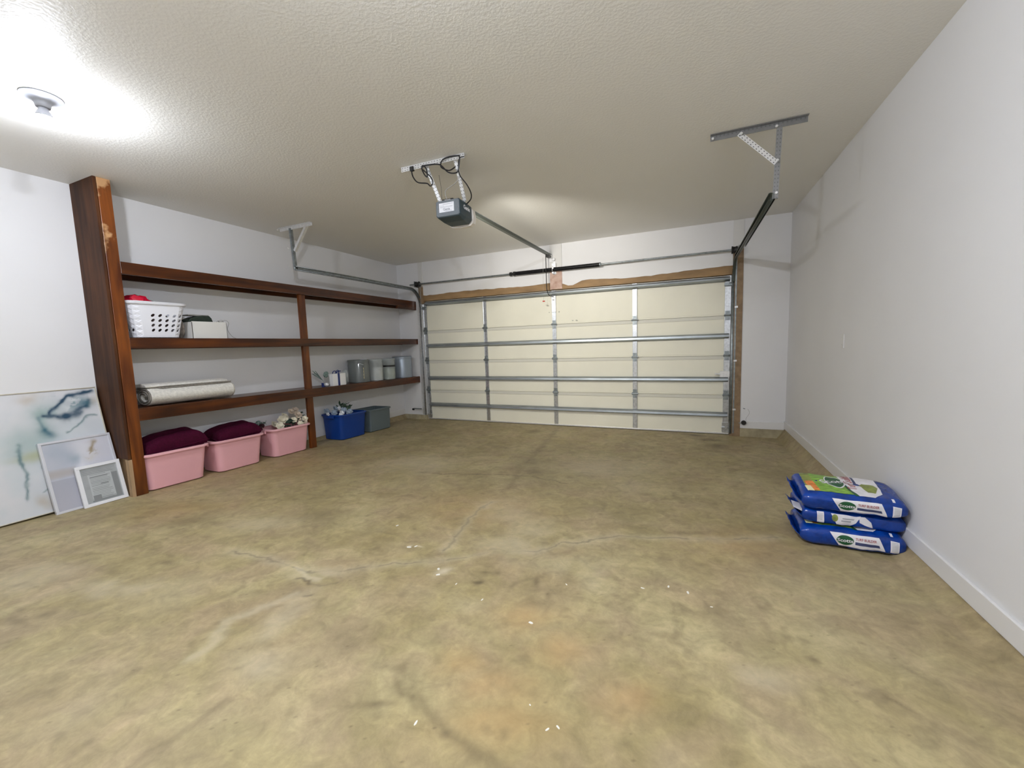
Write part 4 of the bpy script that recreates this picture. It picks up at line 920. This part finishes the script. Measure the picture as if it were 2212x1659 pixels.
# ------------------------------------------------------------------ framed pictures leaning at the left
def painting(W, Hh, kind):
    n = int(W/.0075); m = int(Hh/.0075); u, v = np.meshgrid(np.linspace(0, W, n), np.linspace(0, Hh, m), indexing='ij')
    du = (fbm(u, v, .14, 200)-.5)*.10; dv = (fbm(u, v, .14, 300)-.5)*.10; a = u+du; b_ = v+dv
    def g(cx, cy, rx, ry, an=0):
        ca, sa = math.cos(an), math.sin(an); p = ((a-cx)*ca+(b_-cy)*sa)/rx; q = (-(a-cx)*sa+(b_-cy)*ca)/ry; return np.exp(-(p*p+q*q))
    def line(pts, wd, am):
        A = np.zeros_like(u)
        for i in range(len(pts)-1):
            p, q = np.array(pts[i]), np.array(pts[i+1]); d = q-p; s = np.clip(((a-p[0])*d[0]+(b_-p[1])*d[1])/(d@d), 0, 1); A = np.maximum(A, am*np.exp(-(np.hypot(a-p[0]-s*d[0], b_-p[1]-s*d[1])/wd)**2))
        return A
    def mix(C, c, f): return C*(1-f[..., None])+np.array(c)*f[..., None]
    if kind == 1:       # u measured from the right edge: W-u
        C = np.ones(u.shape+(3,))*np.array((.70, .70, .72)); C = mix(C, (.50, .56, .60), np.clip(fbm(u, v, .3, 5)*2.4-1.1, 0, 1)*.6)
        R_ = lambda x: W-x
        C = mix(C, (.60, .66, .68), np.clip(fbm(u, v, .10, 77)*2.6-1.2, 0, 1)*.7)
        C = mix(C, (.20, .30, .34), np.clip(g(R_(.16), .84, .13, .09)*1.1, 0, 1)*(.35+.5*(fbm(u, v, .07, 31) > .5)))
        C = mix(C, (.30, .42, .40), np.clip(g(R_(.33), .80, .10, .07)*.6+g(R_(.45), .56, .15, .14)*.65+g(R_(.36), .70, .05, .12)*.5, 0, 1)); C = mix(C, (.40, .42, .22), g(R_(.44), .46, .12, .035)*.75)
        rag = .55+.75*fbm(u, v, .05, 44)
        C = mix(C, (.010, .055, .105), np.clip(line([(R_(.30), .79), (R_(.255), .83), (R_(.22), .88), (R_(.18), .92), (R_(.117), .93), (R_(.05), .945)], .017, 1.2)*rag+line([(R_(.07), .86), (R_(.075), .80), (R_(.128), .765), (R_(.20), .74), (R_(.255), .75), (R_(.34), .77)], .019, 1.1)*rag, 0, 1))
        C = mix(C, (.02, .12, .17), np.clip(g(R_(.354), .63, .045, .042)*1.0*rag+g(R_(.07), .83, .045, .035)*rag+line([(R_(.38), .76), (R_(.36), .66)], .018, .6)*rag, 0, 1)*.95)
        C = mix(C, (.66, .70, .70), g(R_(.15), .875, .03, .014)*.8+g(R_(.19), .80, .03, .02)*.6)
        C = mix(C, (.50, .43, .34), g(R_(.42), .91, .06, .04)*.6+g(R_(.36), .07, .08, .05)*.6+g(R_(.03), .86, .03, .05)*.5+g(R_(.44), .10, .03, .05)*.5)
        C = mix(C, (.10, .19, .21), np.clip(line([(R_(.01), .73), (R_(.117), .72), (R_(.16), .68), (R_(.234), .62)], .008, .8)*rag+line([(R_(.513), .57), (R_(.53), .44), (R_(.50), .37), (R_(.49), .33), (R_(.50), .25), (R_(.51), .145)], .012, .85)*rag+line([(R_(.34), .44), (R_(.41), .37)], .007, .9)*rag+line([(R_(.32), .27), (R_(.38), .21), (R_(.43), .17)], .006, .6), 0, 1))
    else:
        C = np.ones(u.shape+(3,))*np.array((.60, .60, .66)); C = mix(C, (.36, .42, .50), np.clip(g(.08, .48, .10, .12)+g(.05, .25, .10, .15)*.6, 0, 1)*.7)
        C = mix(C, (.44, .40, .38), np.clip(1-((v-.30)/.045)**2, 0, 1)*(u < .16)*.8); C = mix(C, (.36, .36, .42), np.clip((v < .25)*(u < .22), 0, 1)*.6)
        C = mix(C, (.22, .32, .40), g(.16, .40, .05, .04)*.7+g(.17, .18, .03, .08)*.5); C = mix(C, (.80, .80, .84), g(.19, .28, .03, .10)*.8+g(.24, .46, .08, .12)*.5)
        C = mix(C, (.34, .27, .18), np.clip(line([(.29, .53), (.285, .45)], .016, .9)+g(.29, .41, .040, .05)*(fbm(u, v, .03, 9) > .5)*.9, 0, 1))
        C = mix(C, (.62, .58, .50), g(.285, .385, .05, .03)*.5)
    return n, m, u, v, C
def leaning(name, y0, y1, xb, zb, xt, zt, label, cat, fm, art, fw, th=.03, lipm=None):
    W = y1-y0; d = Vector((xt-xb, 0, zt-zb)); Hh = d.length; lean = math.atan2(-(xt-xb), zt-zb)
    g = thing(name, (xb, y0, zb), label, cat); 
    ez = d.normalized(); ex = Vector((0, 1, 0)); en = ex.cross(ez)   # en points to +x, into the room
    if en.x < 0: en = -en
    def P(u, v, w_): return Vector((xb, y0, zb))+ex*u+ez*v+en*(w_-th)
    for (a, b_, c, e) in ((0, W, 0, fw), (0, W, Hh-fw, Hh), (0, fw, fw, Hh-fw), (W-fw, W, fw, Hh-fw)):
        b = MB(); b.add([P(u, v, w_) for u in (a, b_) for v in (c, e) for w_ in (0, th)], [(0, 1, 3, 2), (4, 6, 7, 5), (0, 4, 5, 1), (2, 3, 7, 6), (0, 2, 6, 4), (1, 5, 7, 3)]); b.build('frame_bar', fm, g, bevel=.0015)
    if art in (1, 2):
        n, m, u, v, C = painting(W-2*fw, Hh-2*fw, art); me = bpy.data.meshes.new('canvas')
        vs = [tuple(P(fw+u[i, j], fw+v[i, j], th-.008)-g.location) for i in range(n) for j in range(m)]; fs = [(i*m+j, (i+1)*m+j, (i+1)*m+j+1, i*m+j+1) for i in range(n-1) for j in range(m-1)]
        me.from_pydata(vs, [], fs); me.update(); ca = me.color_attributes.new('paint', 'FLOAT_COLOR', 'POINT')
        ca.data.foreach_set('color', np.concatenate([C, np.ones(C.shape[:2]+(1,))], -1).reshape(-1).astype(np.float32)); me.materials.append(M['art'])
        o = bpy.data.objects.new('canvas', me); COL.objects.link(o); o.parent = g
    return g, P, W, Hh
ga, Pa, Wa, Ha = leaning('framed_painting', -5.45, -4.268, -2.690, .110, -2.918, 1.068, 'large blue and grey marbled abstract painting leaning on the left wall', 'painting', M['frameg'], 1, .008, .035)
gb2, Pb, Wb, Hb = leaning('framed_print', -4.700, -4.262, -2.630, .094, -2.795, .660, 'medium silver-framed hazy grey print leaning on the large painting', 'picture', M['frame'], 2, .018, .030)
gc, Pc, Wc, Hc = leaning('framed_print', -4.548, -4.262, -2.598, .091, -2.690, .428, 'small white-framed print of grey text lines, frontmost of the leaning pictures', 'picture', M['framew'], 3, .026, .022)
def quad3(b, P, u0, u1, v0, v1, w_): b.add([P(u0, v0, w_), P(u1, v0, w_), P(u1, v1, w_), P(u0, v1, w_)], [(0, 1, 2, 3)])
b = MB(); quad3(b, Pc, .02, Wc-.02, .02, Hc-.02, .012); pg = b.build('printed_page', mat('grey_page', (.40, .42, .43), .5, noise=(9, .12)), gc)
b = MB(); quad3(b, Pc, .065, Wc-.072, .06, Hc-.085, .0126); b.build('text_panel', mat('light_grey_print', (.50, .53, .535), .5), pg)
b = MB()
random.seed(31); v = Hc-.042
quad3(b, Pc, Wc-.070, Wc-.032, .035, Hc-.10, .0130)
while v > .045:
    quad3(b, Pc, .034 if v > Hc-.085 else .075, (Wc-.034 if v > Hc-.085 else Wc-.078)-random.uniform(0, .03), v, v+random.choice((.003, .004, .003)), .0131); v -= random.choice((.013, .012, .016))
quad3(b, Pc, .075, .19, Hc-.115, Hc-.107, .0132); quad3(b, Pc, .135, .185, Hc-.180, Hc-.170, .0132); quad3(b, Pc, .07, .12, .045, .085, .0132); quad3(b, Pc, .06, Wc-.035, .032, .045, .0132)
b.build('text_line', mat('dark_grey_print', (.25, .265, .27), .5), pg)

# ------------------------------------------------------------------ seed bags
class Bag:
    def __init__(s, L, W_, h, seed): s.L, s.W, s.h, s.sd = L/2, W_/2, h/2, seed
    def prof(s, u):           # end taper: full in the middle, pinched at the sealed ends
        e = max(0., 1-abs(u)**8); return e**.5
    def wob(s, x, y, z): return .0065*mnoise.noise(Vector((x*11+s.sd*5, y*11, z*14)))+.0032*mnoise.noise(Vector((x*30, y*30+s.sd, z*22)))
    def P(s, x, t, off=0):
        """x along the bag, t angle round its section (0 = +y side, 90deg = top)"""
        u = x/s.L; k = s.prof(u); hy = s.W*(.88+.12*k); hz = s.h*(.42+.58*k); n = 3.6
        c, q = math.cos(t), math.sin(t); cy = math.copysign(abs(c)**(2/n), c); cz = math.copysign(abs(q)**(2/n), q)
        y, z = hy*cy, hz*cz; w_ = s.wob(x, y, z)+off; l = math.hypot(c/hy, q/hz); return Vector((x, y+c/hy/l*w_, z+q/hz/l*w_+s.h))
    def top(s, x, y, off=.0012):
        u = x/s.L; k = s.prof(u); hy = s.W*(.88+.12*k); c = max(-1, min(1, y/hy)); n = 3.6
        cc = math.copysign(abs(c)**(n/2), c); return s.P(x, math.acos(max(-1, min(1, cc))), off)
    def front(s, x, z, off=.0012):   # the long side that faces -y; z from the bag's mid height, -1..1
        n = 3.6; q = math.copysign(abs(z)**(n/2), z); return s.P(x, math.pi-math.asin(max(-1, min(1, q))), off)
def conform(poly, fn, step=.012, mesh=None):
    bm = bmesh.new()
    if mesh:
        vs = [bm.verts.new((x, y, 0)) for x, y in mesh[0]]
        for f in mesh[1]:
            try: bm.faces.new([vs[i] for i in f])
            except ValueError: pass
    else:
        bm.faces.new([bm.verts.new((x, y, 0)) for x, y in poly])
    for ax in (0, 1):
        lo = min(v.co[ax] for v in bm.verts); hi = max(v.co[ax] for v in bm.verts); k = math.ceil(lo/step)*step
        while k < hi:
            no = (1, 0, 0) if ax == 0 else (0, 1, 0); bmesh.ops.bisect_plane(bm, geom=bm.verts[:]+bm.edges[:]+bm.faces[:], plane_co=tuple(k*c for c in no), plane_no=no); k += step
    bm.verts.ensure_lookup_table(); bm.verts.index_update()
    b = MB(); b.v = [Vector(fn(v.co.x, v.co.y)) for v in bm.verts]; b.f = [tuple(v.index for v in f.verts) for f in bm.faces]; bm.free(); return b
def ell(cx, cy, rx, ry, n=28): return [(cx+rx*math.cos(2*math.pi*k/n), cy+ry*math.sin(2*math.pi*k/n)) for k in range(n)]
def seed_bag(c, L, W_, h, rz, seed, label, flip=False, ry=0, rx=0):
    B = Bag(L, W_, h, seed); g = thing('seed_bag', c, label, 'bag', 'blue seed bags stacked by the right wall', rot=(rx, ry, rz))
    b = MB(); nu, nt = 60, 56; us = [-1+2*i/nu for i in range(nu+1)]
    us = [math.copysign(1-(1-abs(u))**1.6, u) for u in us]
    for u in us: b.v += [B.P(u*B.L, 2*math.pi*j/nt) for j in range(nt)]
    b.f = [(i*nt+j, i*nt+(j+1) % nt, (i+1)*nt+(j+1) % nt, (i+1)*nt+j) for i in range(nu) for j in range(nt)]+[tuple(range(nt)), tuple(range(nu*nt, (nu+1)*nt))]
    b.build('sack', M['bagblue'], g, local=True, smooth=True)
    # sealed flaps at both ends
    for s in (-1, 1):
        b = MB(); n = 18
        for i, (d, zz_) in enumerate(((-.012, -.020), (.012, -.004), (.026, .010), (.034, .020)) if s < 0 else ((-.01, 0), (-.004, 0), (.000, -.002), (.002, -.004))):
            for k in range(n+1):
                y = (-.86+1.72*k/n)*B.W*(1-.04*i); b.v.append(Vector((s*(B.L+d), y, B.h+zz_*(1+.5*mnoise.noise(Vector((k*.4, seed, 0))))+.003*math.sin(k*1.1+seed)*i/3)))
        b.f = [(i*(n+1)+k, i*(n+1)+k+1, (i+1)*(n+1)+k+1, (i+1)*(n+1)+k) for i in range(3) for k in range(n)]
        b.build('sealed_flap', M['bagblue'], g, local=True, solid=.003, smooth=True)
    S = -1 if flip else 1; off = [.0012]
    def top(x, y): return B.top(S*x, S*y, off[0])
    def fr(x, z): return B.front(x, z, off[0])
    l = B.L; w_ = B.W
    def pr(name, poly, fn, m, o): off[0] = o; conform(poly, fn).build(name, M[m], g, local=True, smooth=True, fixn=False)
    def tx(body, size, fn, m, o, bold=0, step=.02, shear=0):
        off[0] = o; conform(None, fn, step, text2d(body, size, bold, shear)).build('lettering', M[m], g, local=True, smooth=True, fixn=False)
    if not flip:
        pr('photo_panel', [(-.86*l, -.70*w_), (-.10*l, -.70*w_), (.10*l, .80*w_), (-.86*l, .80*w_)], top, 'bagolive', .0011)
        pr('grass_panel', [(-.66*l, -.70*w_), (.06*l, -.70*w_), (-.02*l, .0), (-.05*l, .80*w_), (-.66*l, .80*w_)], top, 'baggreen', .0016)
        pr('orange_patch', [(-.80*l, -.66*w_), (-.60*l, -.66*w_), (-.66*l, .1*w_), (-.84*l, .05*w_)], top, 'bagorange', .0020)
        pr('yellow_patch', [(-.86*l, -.70*w_), (-.72*l, -.70*w_), (-.76*l, -.32*w_), (-.88*l, -.34*w_)], top, 'bagyellow', .0024)
        pr('white_panel', [(.14*l, -.74*w_), (.42*l, -.76*w_), (.62*l, -.45*w_), (.70*l, .80*w_), (-.05*l, .80*w_), (-.02*l, .10*w_), (.04*l, -.38*w_)], top, 'bagwhite', .0020)
        pr('swoosh', [(-.03*l, .05*w_), (.03*l, -.36*w_), (.14*l, -.76*w_), (.06*l, -.76*w_), (-.02*l, -.42*w_), (-.07*l, .0)], top, 'bagdark', .0024)
        pr('olive_window', [(.36*l, -.42*w_), (.50*l, -.44*w_), (.60*l, -.10*w_), (.58*l, .18*w_), (.36*l, .22*w_), (.28*l, .08*w_)], top, 'bagolive', .0026)
        pr('emblem_ring', ell(-.20*l, .16*w_, .205*l, .50*w_), top, 'bagwhite', .0028); pr('emblem', ell(-.20*l, .16*w_, .180*l, .44*w_), top, 'bagdark', .0032)
        rot = lambda cx, cy, k: (lambda x, y: top(cx-y*k, cy+x*k))
        tx('Scotts', .062, lambda x, y: top(-.20*l+x*.98-y*.25, .14*w_+y+x*.35), 'bagwhite', .0048, .001, .012)
        tx('Turf Builder', .060, lambda x, y: top(.10*l-y, .30*w_+x*.75), 'bagred', .0040, .001, .012)
        pr('blue_banner', [(.19*l, .12*w_), (.25*l, .12*w_), (.26*l, .76*w_), (.20*l, .76*w_)], top, 'bagnavy', .0029)
        pr('side_panel', [(-.42*l, .62), (.50*l, .62), (.62*l, -.55), (-.24*l, -.52)], fr, 'bagwhite', .0011)
        pr('side_emblem', ell(-.13*l, .06, .165*l, .42), fr, 'bagdark', .0017)
        tx('Scotts', 1.0, lambda x, y: fr(-.13*l+x*.030, .04+y*.42), 'bagwhite', .0034, .02, .05)
        tx('TURF BUILDER', 1.0, lambda x, y: fr(.26*l+x*.0145, .26+y*.30), 'bagred', .0026, .02, .05)
        pr('side_banner', [(.06*l, .02), (.50*l, -.04), (.52*l, -.28), (.06*l, -.24)], fr, 'bagnavy', .0018)
        for k, (x0, x1) in enumerate(((.70*l, .86*l),)):
            pr('barcode', [(x0, .55), (x1, .50), (x1, -.55), (x0, -.50)], fr, 'bagwhite', .0011)
            for q in range(7): pr('barcode_bar', [(x0+.006, .42-.13*q), (x1-.006, .40-.13*q), (x1-.006, .36-.13*q), (x0+.006, .38-.13*q)], fr, 'ink', .0016)
        pr('side_mark', [(.72*l, .92), (.77*l, .92), (.77*l, .80), (.72*l, .80)], fr, 'bagwhite', .0011)
    else:
        pr('white_panel', [(-.55*l, -.60*w_), (.15*l, -.70*w_), (.15*l, .7*w_), (-.60*l, .7*w_)], lambda x, y: B.top(x, y, off[0]), 'bagwhite', .0012)
        pr('side_panel', [(-.44*l, .55), (.05*l, .50), (.14*l, .58), (.05*l, -.20), (-.05*l, -.55), (-.32*l, -.50)], fr, 'bagwhite', .0011)
        pr('side_panel', [(.10*l, .52), (.22*l, .55), (.33*l, .10), (.37*l, -.45), (.22*l, -.30), (.12*l, -.10)], fr, 'bagwhite', .0012)
        pr('side_emblem', ell(-.36*l, .12, .06*l, .36), fr, 'bagolive', .0017)
        pr('small_print', [(-.22*l, .22), (.02*l, .22), (.0*l, .10), (-.22*l, .12)], fr, 'ink', .0017); pr('small_print', [(-.24*l, -.02), (-.04*l, -.02), (-.06*l, -.16), (-.24*l, -.14)], fr, 'ink', .0017)
        pr('barcode', [(-.72*l, .60), (-.58*l, .60), (-.56*l, -.60), (-.70*l, -.60)], fr, 'bagwhite', .0011)
        for q in range(6): pr('barcode_bar', [(-.70*l, .44-.14*q), (-.60*l, .44-.14*q), (-.60*l, .40-.14*q), (-.70*l, .40-.14*q)], fr, 'ink', .0016)
        b = MB(); b.add([(-B.L-.045, -.14, B.h+.034), (-B.L-.005, -.16, B.h+.022), (-B.L+.015, -.06, B.h+.030), (-B.L-.04, -.05, B.h+.042)], [(0, 1, 2, 3)]); b.build('flap_label', M['bagwhite'], g, local=True, solid=.001)
    return g
zb = fz(-3.1)
seed_bag((2.823, -3.080, zb+.0), .490, .350, .128, math.radians(-2), 1, 'blue seed bag lying on the floor, bottom of the stack')
seed_bag((2.826, -3.052, zb+.119), .490, .330, .112, math.radians(1), 4, 'blue seed bag with a turned white label, middle of the stack', flip=True, ry=math.radians(1.5), rx=math.radians(1))
seed_bag((2.822, -3.070, zb+.228), .490, .350, .116, math.radians(-1), 2, 'blue seed bag with green lawn picture, topmost of the stack', ry=math.radians(1.0), rx=math.radians(6))

# ------------------------------------------------------------------ small fittings
b = thing('blank_wall_plate', (XR, -1.98, 1.263), 'blank light grey wall plate on the right wall', 'wall plate')
q = MB(); q.box(XR-.006, XR, -2.02, -1.945, 1.207, 1.320); q.build('plate', M['trimw'], b, bevel=.002)
q = MB()
for z in (1.235, 1.292): q.lathe([(.003, XR-.0075), (.003, XR-.006)], (0, -1.982, z), 8, 'x')
q.build('screw', M['galv'], b)
sL = thing('safety_sensor', (-2.60, -.09, .20), 'black safety sensor on a bracket left of the garage door, low down', 'sensor', 'door safety sensors')
q = MB(); q.lathe([(.010, -2.685), (.020, -2.68), (.020, -2.655), (.012, -2.648)], (0, -.10, .198), 12, 'x'); q.build('eye', M['blackp'], sL, smooth=True)
q = MB(); q.box(-2.65, -2.48, -.105, -.098, .20, .222); q.build('bracket', M['galvd'], sL, bevel=.001)
sR = thing('safety_sensor', (2.62, -.05, .19), 'round black safety sensor right of the garage door, low down', 'sensor', 'door safety sensors')
q = MB(); q.lathe([(.028, -.055), (.030, -.045), (.030, -.03), (.02, -.02)], (2.618, 0, .192), 20, 'y'); q.build('eye', M['blackp'], sR, smooth=True)
q = MB(); q.box(2.56, 2.61, -.034, -.028, .178, .190); q.build('bracket', M['galvd'], sR, bevel=.001)
q = MB(); q.tube([(2.612, -.003, .378), (2.634, -.004, .372)], .006, 6); o = q.build('cable_clip', M['galvd'], None); setp(o, 'small dark clip on wall just above the right safety sensor', 'clip')
q = MB(); pts = [(2.665+.02*math.sin(k*.5), -.003, .37-.015*k) for k in range(12)]; q.tube(pts, .0015, 5); o = q.build('sensor_wire', M['cableg'], None, smooth=True); setp(o, 'thin pale wire running down the wall beside the right safety sensor', 'wire')
